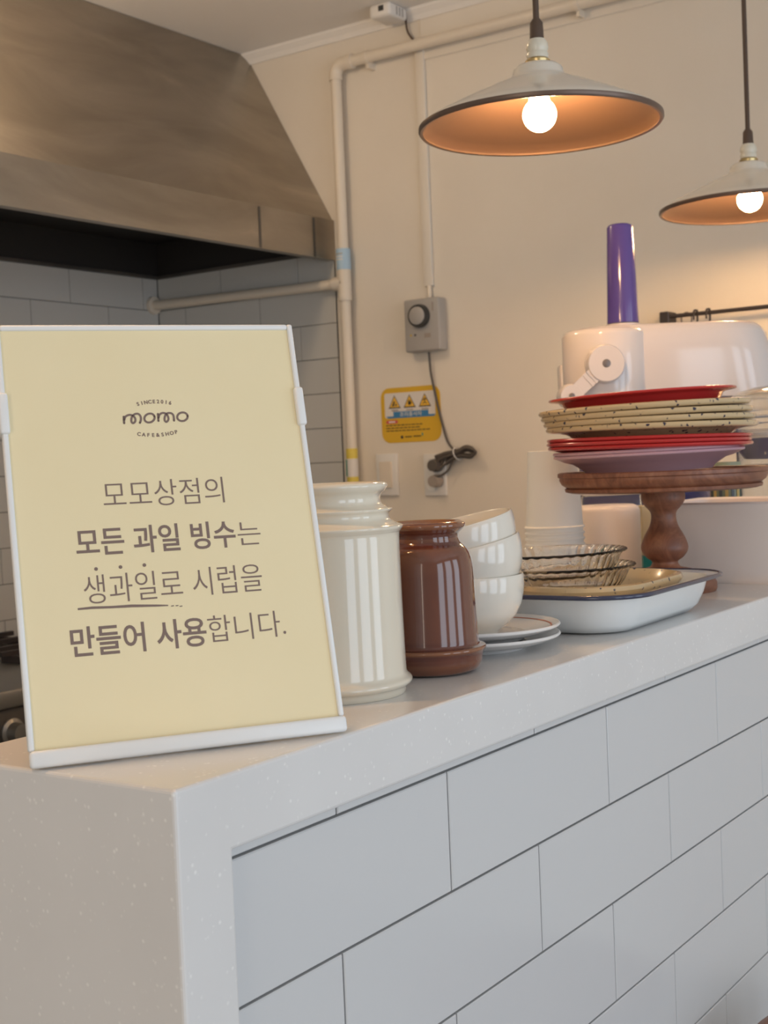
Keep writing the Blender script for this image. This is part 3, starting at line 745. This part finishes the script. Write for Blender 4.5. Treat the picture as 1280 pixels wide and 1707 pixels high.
for body, q, down in (('SINCE2016', ((406, 255), (628, 222), (836, 240)), False), ('CAFE&SHOP', ((420, 656), (672, 668), (916, 628)), True)):
    P3 = [lz(*p) for p in q]; ux, uy, R_ = arc_fit(*P3)
    a0 = math.atan2(P3[0][1] - uy, P3[0][0] - ux); a1 = math.atan2(P3[2][1] - uy, P3[2][0] - ux)
    bm = B(); letters_arc(bm, body, ux, uy, R_, a0, a1, 0.0027, 0, 0.03, ZI, down); obj('logo_text', bm, 'ink', sg, fix=False)

# ------------------------------------------------------------------ crocks
def crock(name, label, C, pts, inner, material):
    t = thing(name, label, 'jar', (C[0], C[1], 0))
    pr = px_profile(C, pts)
    pr = [(r_, max(z_, 0.0)) for r_, z_ in pr]
    zmin = pr[-1][1]
    body = [(0, 0.0015), (pr[-1][0] - 0.008, 0.0015), (pr[-1][0] - 0.004, 0.0)]
    up = [(r_, z_ - zmin * (1 - z_ / pr[0][1])) for r_, z_ in pr[::-1]]
    up[0] = (up[0][0], 0.0012)
    sm = [tuple(p) for p in smoothp([(a, b, 0) for a, b in up], 4)]
    sm = [(p[0], p[1]) for p in sm]
    rr, zt = sm[-1]
    ins = [(rr - 0.002, zt + 0.0012), (rr - 0.0055, zt + 0.001), (rr - 0.008, zt - 0.004), (inner, zt - 0.02), (inner + 0.006, zt - 0.05), (inner + 0.004, 0.02), (inner - 0.01, 0.008), (0, 0.007)]
    obj('body', lathe(B(), body + sm + ins, 96), material, t, smooth=60)
    return t
crock('crock', 'tall cream glazed ribbed crock half hidden by the yellow notice', (0.312, 0.110),
      [(644, 804), (646, 808), (643, 815), (636, 822), (633.5, 830), (636, 838), (645, 843), (653, 845.5), (653, 849), (649, 853), (648, 858), (651, 864), (660, 869), (670, 873), (671, 877), (668, 882), (665.5, 890), (667, 930), (670, 990), (674, 1060), (677, 1105), (679, 1117), (686, 1124), (687.5, 1129), (684, 1134), (678, 1138), (677, 1146), (676, 1156), (672, 1160)], 0.040, 'cream_glaze')
crock('crock', 'shiny brown glazed crock standing next to the white bowls', (0.438, 0.095),
      [(771, 868.5), (775, 871), (775, 876), (770, 882), (764.5, 888), (764, 896), (769, 904), (778, 912), (784, 924), (788, 940), (790, 960), (793, 1000), (797, 1050), (799, 1066), (803, 1070), (809, 1072), (810.5, 1076), (806, 1083), (804.5, 1090), (803, 1100), (797, 1110), (790, 1117)], 0.032, 'brown_glaze')

# ------------------------------------------------------------------ lathe tableware
def dish_profile(under, t, lip=0.0):
    """under: underside curve from centre outwards; constant vertical wall t, rounded rim"""
    top = [(r_, z_ + t) for r_, z_ in under]
    re, ze = under[-1]
    rim = [(re + t * 0.35, ze + t * 0.15), (re + t * 0.5, ze + t * 0.5), (re + t * 0.35, ze + t * 0.85)]
    return under + rim + top[::-1]
def view_tilt(deg_right_up, deg_back=0.0):
    """small lean as seen from the front: rotate about the horizontal line of sight"""
    ax = Vector((0.82, 0.57, 0)).normalized(); ax2 = Vector((0.57, -0.82, 0)).normalized()
    return (Matrix.Rotation(math.radians(-deg_right_up), 3, ax) @ Matrix.Rotation(math.radians(deg_back), 3, ax2)).to_euler()

# saucers under the bowls
PC = (0.575, 0.128)
sau_u = [(0, 0.002), (0.044, 0.002), (0.046, 0.0), (0.049, 0.0), (0.051, 0.003), (0.066, 0.0055), (0.078, 0.0095), (0.0845, 0.0125)]
for k in range(2):
    t = thing('saucer', ('white saucer with a thin red line, directly under the bowls', 'plain white saucer lying on the counter, beneath the red-lined one')[1 - k], 'plate', (PC[0], PC[1], 0.0002 + k * 0.0098), 0, 'saucers under the bowls')
    obj('dish', lathe(B(), dish_profile(sau_u, 0.0034), 96), 'plate_white', t, smooth=45)
    if k == 1:
        obj('red_line', lathe(B(), [(0.0760, 0.01245), (0.0776, 0.01315)], 96), 'red_line', t, smooth=45)
# bowls
bowl_u = [(0, 0.004), (0.024, 0.004), (0.025, 0.0), (0.0285, 0.0), (0.030, 0.004), (0.038, 0.010), (0.0465, 0.020), (0.0515, 0.031), (0.0540, 0.043), (0.0548, 0.053), (0.0545, 0.060)]
def bowl_profile():
    inn = [(0.0515, 0.0605), (0.0510, 0.053), (0.050, 0.043), (0.0475, 0.032), (0.0425, 0.021), (0.034, 0.012), (0.020, 0.008), (0, 0.0075)]
    return bowl_u + [(0.0538, 0.0618), (0.0525, 0.0618)] + inn
for lab, dz, tl, dx in (('white bowl at the bottom of the stack, standing on the saucer', 0.0, 0.0, 0.0035), ('white bowl in the middle of the leaning stack', 0.0325, 11.0, 0.0125), ('topmost white bowl, tilted, at the top of the stack', 0.0545, 12.5, 0.0080)):
    bz = 0.0098 + 0.0034 + 0.0024
    t = thing('bowl', lab, 'bowl', (PC[0] - 0.006 + dx * 0.57, PC[1] + 0.009 - dx * 0.82, bz + dz), 0, 'stacked white bowls')
    t.rotation_euler = view_tilt(tl, 2.0 if tl else 0)
    obj('shell', lathe(B(), [(r_ * 1.07, z_ * 0.98) for r_, z_ in bowl_profile()], 80), 'white_glaze', t, smooth=50)

# ------------------------------------------------------------------ enamel tray with dishes
TC = (0.822, 0.105)
tr = thing('enamel_tray', 'white enamel baking tray with a navy rim near the counter edge', 'tray', (TC[0], TC[1], 0), math.radians(1.0))
def tl_(w_, h_, r_, z): return [(x, y, z) for x, y in rrect(0, 0, w_, h_, r_, 8)]
bm = B()
loft(bm, [tl_(0.225, 0.115, 0.035, 0.0), tl_(0.255, 0.145, 0.045, 0.002), tl_(0.272, 0.162, 0.05, 0.010), tl_(0.284, 0.174, 0.052, 0.024), tl_(0.292, 0.182, 0.053, 0.040), tl_(0.318, 0.208, 0.06, 0.0425),
          tl_(0.318, 0.208, 0.06, 0.0445), tl_(0.290, 0.180, 0.052, 0.0425), tl_(0.280, 0.170, 0.05, 0.024), tl_(0.266, 0.156, 0.047, 0.011), tl_(0.250, 0.140, 0.043, 0.0045), tl_(0.22, 0.11, 0.035, 0.003)])
obj('basin', bm, 'enamel_white', tr, smooth=50)
bm = B(); tube(bm, [(x, y, 0.0433) for x, y in rrect(0, 0, 0.3195, 0.2095, 0.0605, 8)] + [(rrect(0, 0, 0.3195, 0.2095, 0.0605, 8)[0][0], rrect(0, 0, 0.3195, 0.2095, 0.0605, 8)[0][1], 0.0433)], 0.0026, 10, cap=False)
obj('navy_rim', bm, 'navy_enamel', tr, smooth=60)
# oval speckled dish in the tray
ov = thing('oval_dish', 'beige speckled oval dish lying inside the enamel tray', 'dish', (TC[0] + 0.006, TC[1] + 0.002, 0.0035), math.radians(1.0))
def ovl(w_, h_, r_, z): return [(x, y, z) for x, y in rrect(0, 0, w_, h_, r_, 10)]
bm = B()
loft(bm, [ovl(0.17, 0.09, 0.044, 0.0), ovl(0.19, 0.108, 0.053, 0.004), ovl(0.222, 0.132, 0.062, 0.028), ovl(0.236, 0.146, 0.07, 0.035), ovl(0.242, 0.152, 0.072, 0.040), ovl(0.239, 0.149, 0.071, 0.0445), ovl(0.230, 0.140, 0.068, 0.0455),
          ovl(0.218, 0.128, 0.062, 0.040), ovl(0.20, 0.112, 0.055, 0.028), ovl(0.185, 0.10, 0.049, 0.009), ovl(0.16, 0.08, 0.039, 0.004)])
obj('shell', bm, 'speckled_enamel', ov, smooth=50)
# two fluted glass flan dishes
def flute(n, amp, r0, r1):
    def f(r_, z_, a):
        if r_ < r0: return r_, z_
        k = min(1.0, (r_ - r0) / (r1 - r0)); return r_ * (1 + amp * k * (0.5 + 0.5 * math.cos(n * a))), z_
    return f
gu = [(0, 0.0), (0.060, 0.0), (0.064, 0.002), (0.070, 0.010), (0.0755, 0.021), (0.0785, 0.0245), (0.0825, 0.0255)]
gin = [(0.0820, 0.0285), (0.0775, 0.0275), (0.0725, 0.022), (0.0670, 0.011), (0.061, 0.0045), (0.058, 0.0035), (0, 0.0035)]
for k, (x, y, z, tl, lab) in enumerate(((0.787, 0.135, 0.0385, 0.5, 'lower fluted glass flan dish resting on the speckled oval dish'), (0.792, 0.147, 0.0545, 1.2, 'upper fluted glass flan dish, stacked on the other glass dish'))):
    t = thing('glass_dish', lab, 'dish', (x, y, z), 0, 'stacked fluted glass dishes')
    t.rotation_euler = view_tilt(tl)
    obj('shell', lathe(B(), gu + [(0.0835, 0.027)] + gin, 192, fn=flute(40, -0.03, 0.062, 0.072)), 'glass', t, smooth=50)

# ------------------------------------------------------------------ cake stand with plates
CS = (1.13, 0.155)
cs = thing('cake_stand', 'turned walnut cake stand carrying a tall pile of plates', 'cake stand', (CS[0], CS[1], 0))
pr = px_profile(CS, [(1141, 818), (1142, 831), (1136, 842), (1128, 852), (1127, 862), (1131, 876), (1141, 893), (1147, 908), (1146, 918), (1139, 928), (1131, 934), (1131, 939), (1138, 948)])
zt = pr[0][1]
col = [(r_, z_) for r_, z_ in pr]
col = [(p[0], p[1]) for p in smoothp([(a, b, 0) for a, b in col], 4)]
base_ = [(0.036, 0.030), (0.045, 0.024), (0.058, 0.020), (0.066, 0.017), (0.0685, 0.012), (0.0690, 0.004), (0.067, 0.0), (0, 0.0)]
full = [(0, zt + 0.002), (col[0][0], zt + 0.002)] + [c_ for c_ in col if c_[1] > 0.032] + base_
obj('pedestal', lathe(B(), full, 72), 'walnut', cs, smooth=50)
zd = zt + 0.0021
dp = [(0, zd), (0.125, zd), (0.132, zd + 0.002), (0.133, zd + 0.006), (0.130, zd + 0.007), (0.137, zd + 0.012), (0.140, zd + 0.018), (0.1395, zd + 0.021), (0.142, zd + 0.0225), (0.142, zd + 0.027), (0.1395, zd + 0.0285), (0.130, zd + 0.028), (0.128, zd + 0.0255), (0, zd + 0.0255)]
obj('top_disc', lathe(B(), dp, 96), 'walnut', cs, smooth=40)
ZD = zd + 0.0262
def pile(name, labs, group, c, z, step, n, prof, material, tilt, t, extra=None):
    first = None
    for k in range(n):
        o = thing(name, labs[k], 'plate', (c[0] + random.uniform(-.0012, .0012), c[1] + random.uniform(-.0012, .0012), z + k * step), random.uniform(0, 6.28) if n > 1 else 0, group)
        rz = Matrix.Rotation(random.uniform(0, 6.28), 3, 'Z')
        o.rotation_euler = (view_tilt(tilt).to_matrix() @ rz).to_euler()
        if first is None:
            first = obj('dish', lathe(B(), dish_profile(prof, t), 120), material, o, smooth=45)
        else:
            d = first.copy(); COL.objects.link(d); d.parent = o
PL = (CS[0] - 0.0105, CS[1] + 0.0145)
pink = [(0, 0.001), (0.080, 0.001), (0.082, 0.0), (0.085, 0.0), (0.089, 0.005), (0.103, 0.014), (0.113, 0.0165), (0.124, 0.0215), (0.1265, 0.022)]
pile('pink_plate', ['lower of the two pink plates, resting on the wooden cake stand', 'upper of the two pink plates, just under the three red plates'], 'pink plates on the cake stand', PL, ZD + 0.001, 0.0046, 2, pink, 'pink_melamine', 0.9, 0.0042)
zr = ZD + 0.001 + 2 * 0.0046 + 0.0012
redp = [(0, 0.001), (0.078, 0.001), (0.080, 0.0), (0.083, 0.0), (0.088, 0.004), (0.104, 0.0125), (0.118, 0.0175), (0.131, 0.0205), (0.1355, 0.0210)]
pile('red_plate', ['lowest of the three thin red plates, lying on the pink plates', 'middle one of the three thin red plates', 'uppermost of the three thin red plates, under the speckled plates'], 'thin red plates', PL, zr, 0.0054, 3, redp, 'red_melamine', -0.5, 0.0048)
zs_ = zr + 2 * 0.0054 + 0.0048 + 0.0016
# speckled plates with a heavy rolled rim
def spk():
    un = [(0, 0.001), (0.074, 0.001), (0.077, 0.0), (0.081, 0.0), (0.089, 0.007), (0.103, 0.018), (0.113, 0.0245), (0.127, 0.0275), (0.134, 0.0275)]
    rim = [(0.1395, 0.0280), (0.1422, 0.0300), (0.1428, 0.0325), (0.1412, 0.0350), (0.136, 0.0360)]
    tp_ = [(0.127, 0.0352), (0.112, 0.0310), (0.101, 0.0245), (0.088, 0.0130), (0.080, 0.0062), (0, 0.0060)]
    return un + rim + tp_
first = None
for k, lab in enumerate(('lowest of the four beige speckled plates, above the red plates', 'second beige speckled plate from the bottom of its four', 'second beige speckled plate from the top of its four', 'topmost beige speckled plate, under the bright red dish')):
    o = thing('speckled_plate', lab, 'plate', (PL[0] + 0.0028 * 0.57 * (1.5 - k), PL[1] - 0.0028 * 0.82 * (1.5 - k), zs_ + k * 0.0088), 0, 'beige speckled plates')
    o.rotation_euler = (view_tilt(-0.3 + 0.55 * k).to_matrix() @ Matrix.Rotation(1.3 * k, 3, 'Z')).to_euler()
    if first is None: first = obj('dish', lathe(B(), spk(), 120), 'speckled_enamel', o, smooth=45)
    else: d = first.copy(); COL.objects.link(d); d.parent = o
zq = zs_ + 3 * 0.0088 + 0.0063
rd = thing('red_dish', 'bright red deep dish at the very top of the plate pile', 'plate', (PL[0] - 0.004, PL[1] + 0.004, zq), 0)
rd.rotation_euler = view_tilt(1.9)
deep = [(0, 0.001), (0.066, 0.001), (0.068, 0.0), (0.071, 0.0), (0.092, 0.018), (0.106, 0.034), (0.1085, 0.0385), (0.1135, 0.0405), (0.1245, 0.0420)]
obj('dish', lathe(B(), dish_profile(deep, 0.0036), 120), 'red_melamine', rd, smooth=45)

# ------------------------------------------------------------------ paper cups (upside down stack, on the worktop)
q = at(925, 900, 2.02); CP = (q.x, q.y)
ztop = at(921, 751, 2.02).z
hcup, step = 0.118, 0.0085
r_b, r_t = 0.0365, 0.0435
k = 0; zc_ = ztop - hcup; cups = []
while zc_ > WT + 0.0005: cups.append(zc_); zc_ -= step
shift = (cups[-1] - WT - 0.0004); n = len(cups)
step2 = (cups[0] - WT - 0.0004) / (n - 1)
prof = [(r_t - 0.0012, 0.003), (r_t, 0.0002), (r_t + 0.0016, 0.0002), (r_t + 0.0022, 0.0020), (r_t + 0.0012, 0.0038), (r_t - 0.0002, 0.0042), (r_b, hcup - 0.0006), (r_b - 0.0012, hcup), (r_b - 0.003, hcup - 0.0005), (r_b - 0.0034, hcup - 0.007), (0, hcup - 0.007)]
cup0 = None
for i, z in enumerate([WT + 0.0004 + step2 * j for j in range(n)]):
    lab = ('topmost upturned white paper cup of the stack, its whole side showing' if i == n - 1 else
           'upturned white paper cup, %s from the top of the stack, rim showing' % ('second', 'third', 'fourth', 'fifth', 'sixth')[n - 2 - i] if i > n - 7 else
           'upturned white paper cup low in the stack, behind the glass dishes')
    if cup0 is None: cup0 = obj('paper_cup', lathe(B(), prof, 56), 'paper_cup', smooth=50); o = cup0
    else: o = cup0.copy(); COL.objects.link(o)
    o.location = (CP[0], CP[1], z); tag(o, lab, 'cup', 'stack of paper cups')

# ------------------------------------------------------------------ white tub on the ledge behind the stand
tb = thing('plastic_tub', 'long white plastic tub on the counter behind the cake stand', 'tub', (1.235, 0.0, 0))
def tr_(x0, x1, y0, y1, r_, z): return [(x, y, z) for x, y in rrect((x0 + x1) / 2, (y0 + y1) / 2, x1 - x0, y1 - y0, r_, 6)]
bm = B(); ya, yb, xl = 0.012, 0.215, 0.19
loft(bm, [tr_(0.004, xl - 0.004, ya + .004, yb - .004, 0.016, 0.0), tr_(0.001, xl - 0.001, ya + 0.001, yb - 0.001, 0.018, 0.006), tr_(0, xl, ya, yb, 0.018, 0.098), tr_(-0.002, xl + .002, ya - .002, yb + .002, 0.020, 0.101), tr_(-0.002, xl + .002, ya - .002, yb + .002, 0.020, 0.113), tr_(0.001, xl - .001, ya + .001, yb - .001, 0.018, 0.116),
          tr_(0.004, xl - .004, ya + .004, yb - .004, 0.016, 0.113), tr_(0.005, xl - .005, ya + .005, yb - .005, 0.015, 0.008)])
obj('shell', bm, 'tub_white', tb, smooth=40)

# canister, carton, clear container behind the stand (on the lower worktop)
q = at(1014, 900, 2.12)
cn = thing('white_canister', 'round white canister with a soft edge, behind the cake stand stem', 'canister', (q.x, q.y, WT))
zt2 = at(1018, 841, 2.12).z - WT
rc = 0.0515
obj('body', lathe(B(), [(0, 0), (rc - 0.004, 0), (rc, 0.004), (rc, zt2 - 0.010), (rc - 0.003, zt2 - 0.003), (rc - 0.010, zt2), (0, zt2)], 64), 'tub_white', cn, smooth=50)
q = at(1086, 905, 2.165)
ct = thing('drink_carton', 'slim cream carton with a teal foot, glimpsed beside the stand stem', 'carton', (q.x, q.y, WT), math.radians(35))
zt3 = at(1086, 842, 2.165).z - WT; zm = at(1086, 925, 2.165).z - WT
bm = B(); box(bm, (-0.018, -0.018, 0), (0.018, 0.018, zm)); obj('teal_panel', bm, 'teal_print', ct)
bm = B(); box(bm, (-0.018, -0.018, zm), (0.018, 0.018, zt3), 0.001, 1); obj('cream_panel', bm, 'carton_cream', ct)
q = at(1016, 830, 2.235)
cc = thing('clear_box', 'small clear plastic box with a pale lid, above the white canister', 'box', (q.x, q.y, WT), math.radians(-55.3))
zt4 = at(1016, 820, 2.235).z - WT
bm = B(); box(bm, (-0.046, -0.02, 0), (0.052, 0.02, zt4 - 0.004), 0.006, 2); obj('body', bm, 'clear_plastic', cc, smooth=40)
bm = B(); box(bm, (-0.048, -0.022, zt4 - 0.004), (0.054, 0.022, zt4 + 0.004), 0.002, 2); obj('lid', bm, 'tub_white', cc, smooth=40)

# ------------------------------------------------------------------ juicer
JD = 2.42
jc = at(1105, 600, JD)
jz = math.atan2(-0.8214, 0.5688)          # local X runs to the right as seen from the shop
ju = thing('juicer', 'white electric juicer with a tall purple pusher and side clamp', 'juicer', (jc.x, jc.y, WT), jz)
def jl(a, b, D=JD):     # pixel -> juicer-local (x, z) in the plane facing the viewer
    p = at(a, b, D); return (p - Vector((jc.x, jc.y, 0))).dot(Vector((math.cos(jz), math.sin(jz), 0))), p.z - WT
xL, ztl = jl(929, 560); xR, _ = jl(1282, 560); zl = jl(1065, 547)[1]; zlb = jl(1065, 672)[1]; _, zbb = jl(1105, 845)
# lid: a stadium-shaped hood with a stepped round drum at its left end
def stad(x0, x1, hw, z, n=12):
    pts = []
    for k in range(n + 1): a = -PI / 2 + PI * k / n; pts.append((x1 - hw + hw * math.cos(a), hw * math.sin(a), z))
    for k in range(n + 1): a = PI / 2 + PI * k / n; pts.append((x0 + hw + hw * math.cos(a), hw * math.sin(a), z))
    return pts
hw = 0.10
xs = jl(1062, 600)[0]
bm = B()
loft(bm, [stad(xL + 0.02, xR + 0.012, hw - 0.012, zlb), stad(xL + 0.008, xR + 0.014, hw, zlb + 0.003), stad(xL + 0.008, xR + 0.002, hw, zl - 0.06), stad(xL + 0.009, xR - 0.010, hw, zl - 0.020), stad(xL + 0.012, xR - 0.018, hw - 0.004, zl - 0.008), stad(xL + 0.018, xR - 0.027, hw - 0.010, zl - 0.002), stad(xL + 0.03, xR - 0.045, hw - 0.022, zl)])
lid = obj('lid', bm, 'juicer_white', ju, smooth=50)
cxd = (xL + xs) / 2 + 0.004; rd_ = (xs - xL) / 2 + 0.004
bm = B(); lathe(bm, [(0, zlb), (rd_ - 0.002, zlb), (rd_, zlb + 0.004), (rd_, ztl - 0.010), (rd_ - 0.004, ztl - 0.002), (rd_ - 0.012, ztl + 0.001), (0, ztl + 0.001)], 64, (cxd, -0.055, 0)); obj('drum', bm, 'juicer_white', ju, smooth=50)
xp, zp0 = jl(1035, 546); _, zp1 = jl(1031, 379); rp0 = 26 / FPX * JD; rp1 = 21.5 / FPX * JD
tl2 = math.radians(1.0)
bm = B(); lathe(bm, [(0, zl - 0.004), (rp0 + 0.003, zl - 0.004), (rp0 + 0.003, zp0 + 0.003), (rp0 - 0.002, zp0 + 0.005), (0, zp0 + 0.005)], 48, (xp, -0.02, 0)); obj('feed_tube', bm, 'juicer_white', ju, smooth=40)
bm = B(); lathe(bm, [(0, zp0 + 0.0052), (rp0, zp0 + 0.0052), (rp0 - 0.0005, zp0 + 0.02), (rp1, zp1 - 0.006), (rp1 - 0.002, zp1 - 0.002), (rp1 - 0.006, zp1), (0, zp1)], 48, (xp, -0.02, 0)); obj('pusher', bm, 'purple_plastic', ju, smooth=50)
# clamp arm on the near side
yF_ = -0.055 - rd_ - 0.004
p1 = jl(1010, 606, JD - 0.14); p2 = jl(953, 660, JD - 0.14)
def puck(bm, c, r_, y0, y1):
    lathe(bm, [(0, 0), (r_, 0), (r_, (y0 - y1) * 0.8), (r_ - 0.003, y0 - y1), (0, y0 - y1)], 40, M4=Matrix.Translation((c[0], y0, c[1])) @ Matrix.Rotation(PI / 2, 4, 'X'))
bm = B(); puck(bm, p1, 0.0335, yF_ + 0.03, yF_ - 0.012); puck(bm, p2, 0.0215, yF_ + 0.03, yF_ - 0.010)
d = Vector((p2[0] - p1[0], 0, p2[1] - p1[1])).normalized(); s = Vector((-d.z, 0, d.x)) * 0.0135
a_ = Vector((p1[0], 0, p1[1])); b_ = Vector((p2[0], 0, p2[1]))
loft(bm, [[a_ + s + Vector((0, y, 0)), b_ + s * 0.9 + Vector((0, y, 0)), b_ - s * 0.9 + Vector((0, y, 0)), a_ - s + Vector((0, y, 0))] for y in (yF_ + 0.0, yF_ - 0.009)])
ar = obj('clamp_arm', bm, 'juicer_white', ju, smooth=40)
bm = B()
for f in (0.42, 0.52):
    c_ = a_.lerp(b_, f); loft(bm, [[c_ + s * 0.98 + d * q_ + Vector((0, y, 0)) for q_ in (-0.0016, 0.0016)] + [c_ - s * 0.98 + d * q_ + Vector((0, y, 0)) for q_ in (0.0016, -0.0016)] for y in (yF_ - 0.0085, yF_ - 0.0105)])
obj('rib', bm, 'juicer_white', ar)
for c_, rr in ((p1, 0.0078), (p2, 0.005)):
    bm = B(); puck(bm, c_, rr, yF_ - 0.008, yF_ - 0.0128); obj('screw', bm, 'grey_screw', ar, smooth=40)
bm = B(); box(bm, (xL - 0.001, -0.02, zlb + 0.025), (xL + 0.012, 0.02, zlb + 0.075), 0.005, 2); obj('far_clamp', bm, 'juicer_white', ju, smooth=40)
xb0, _ = jl(968, 800); xb1, _ = jl(1183, 800)
cb = (xb0 + xb1) / 2; rb_ = (xb1 - xb0) / 2
bm = B(); lathe(bm, [(0, 0.16), (rb_ - 0.01, 0.16), (rb_, 0.17), (rb_, zlb - 0.035), (rb_ - 0.02, zlb - 0.006), (0, zlb - 0.006)], 64, (cb, 0, 0)); obj('bowl', bm, 'indigo_plastic', ju, smooth=50)
bm = B(); box(bm, (xL + 0.05, -0.09, zlb - 0.0062), (xR - 0.01, 0.09, zlb - 0.0002), 0.003, 1); obj('bowl_rim', bm, 'indigo_plastic', ju, smooth=40)
bm = B(); lathe(bm, [(0, 0), (rb_ + 0.01, 0), (rb_ + 0.012, 0.006), (rb_ + 0.004, 0.15), (rb_ - 0.006, 0.1598), (0, 0.1598)], 64, (cb, 0, 0)); obj('motor_base', bm, 'juicer_white', ju, smooth=50)

# clear container standing right of the plates: glass dome, ribs, navy insert
q = at(1287, 700, 2.22)
gc = thing('clear_canister', 'clear ribbed container at the right edge behind the plates', 'container', (q.x, q.y, 0))
def gz(b): return at(1287, b, 2.22).z
R0 = 0.060
obj('body', lathe(B(), [(0, 0.003), (R0 - 0.006, 0.003), (R0, 0.008), (R0, gz(778)), (R0 + 0.003, gz(772)), (R0, gz(766)), (R0, gz(726)), (R0 + 0.006, gz(722)), (R0 + 0.006, gz(718)), (R0, gz(714)), (R0, gz(697)), (R0 + 0.004, gz(693)), (R0 + 0.0, gz(689)), (R0, gz(664)),
     (R0 - 0.003, gz(664)), (R0 - 0.003, 0.010), (R0 - 0.009, 0.006), (0, 0.006)], 64), 'clear_plastic', gc, smooth=50)
obj('lid', lathe(B(), [(R0 + 0.007, gz(663.5)), (R0 + 0.008, gz(660)), (R0 - 0.005, gz(652)), (R0 - 0.03, gz(645)), (0, gz(642)), (0, gz(644)), (R0 - 0.03, gz(647)), (R0 - 0.006, gz(655)), (R0, gz(663.5))], 64), 'clear_plastic', gc, smooth=50)
obj('navy_insert', lathe(B(), [(0, gz(765)), (R0 - 0.012, gz(765)), (R0 - 0.0045, gz(752)), (R0 - 0.0045, gz(729)), (0, gz(729))], 64), 'indigo_plastic', gc, smooth=50)
obj('white_collar', lathe(B(), [(R0 - 0.0032, gz(728)), (R0 - 0.0032, gz(720)), (R0 - 0.012, gz(718)), (0, gz(718)), (0, gz(728))], 64), 'tub_white', gc, smooth=50)
# patterned tumbler
q = at(1210, 810, 2.13)
tg = thing('tumbler', 'glass tumbler with gold and dark upright stripes behind the tub', 'glass', (q.x, q.y, 0))
zt5 = at(1210, 770, 2.13).z
obj('glass_wall', lathe(B(), [(0, 0.0), (0.020, 0.0), (0.0235, 0.004), (0.0245, zt5), (0.0228, zt5), (0.0218, 0.008), (0, 0.007)], 48), 'green_glass', tg, smooth=50)
for k in range(16):
    a = 2 * PI * k / 16; bm = B()
    loft(bm, [[(rr * math.cos(a + s_), rr * math.sin(a + s_), z_) for rr, s_ in ((0.0247, -0.10), (0.0252, -0.10), (0.0252, 0.10), (0.0247, 0.10))] for z_ in (0.012, zt5 - 0.01)])
    obj('stripe', bm, 'stripe_gold' if k % 2 else 'stripe_dark', tg)

# ------------------------------------------------------------------ wooden stool in front of the counter (its seat just enters the corner)
sp = onz(1276, 1689, -0.45)
so = thing('wooden_stool', 'brown wooden stool seat at the lower right corner of the frame', 'stool', (sp.x - 0.028, sp.y - 0.155, ZF))
hs = -0.45 - ZF
obj('seat', lathe(B(), [(0, hs - 0.03), (0.145, hs - 0.03), (0.157, hs - 0.024), (0.160, hs - 0.014), (0.157, hs - 0.004), (0.148, hs), (0, hs - 0.003)], 64), 'walnut', so, smooth=50)
for k in range(4):
    a = PI / 4 + k * PI / 2
    obj('leg', tube(B(), [(0.16 * math.cos(a), 0.16 * math.sin(a), 0.0), (0.10 * math.cos(a), 0.10 * math.sin(a), hs - 0.0305)], [0.013, 0.017], 14), 'walnut', so, smooth=50)
for k in range(4):
    a = PI / 4 + k * PI / 2; b = a + PI / 2; z_ = 0.2; rr = 0.16 - 0.06 * z_ / hs - 0.010
    obj('stretcher', tube(B(), [(rr * math.cos(a), rr * math.sin(a), z_), (rr * math.cos(b), rr * math.sin(b), z_)], 0.008, 10), 'walnut', so, smooth=50)
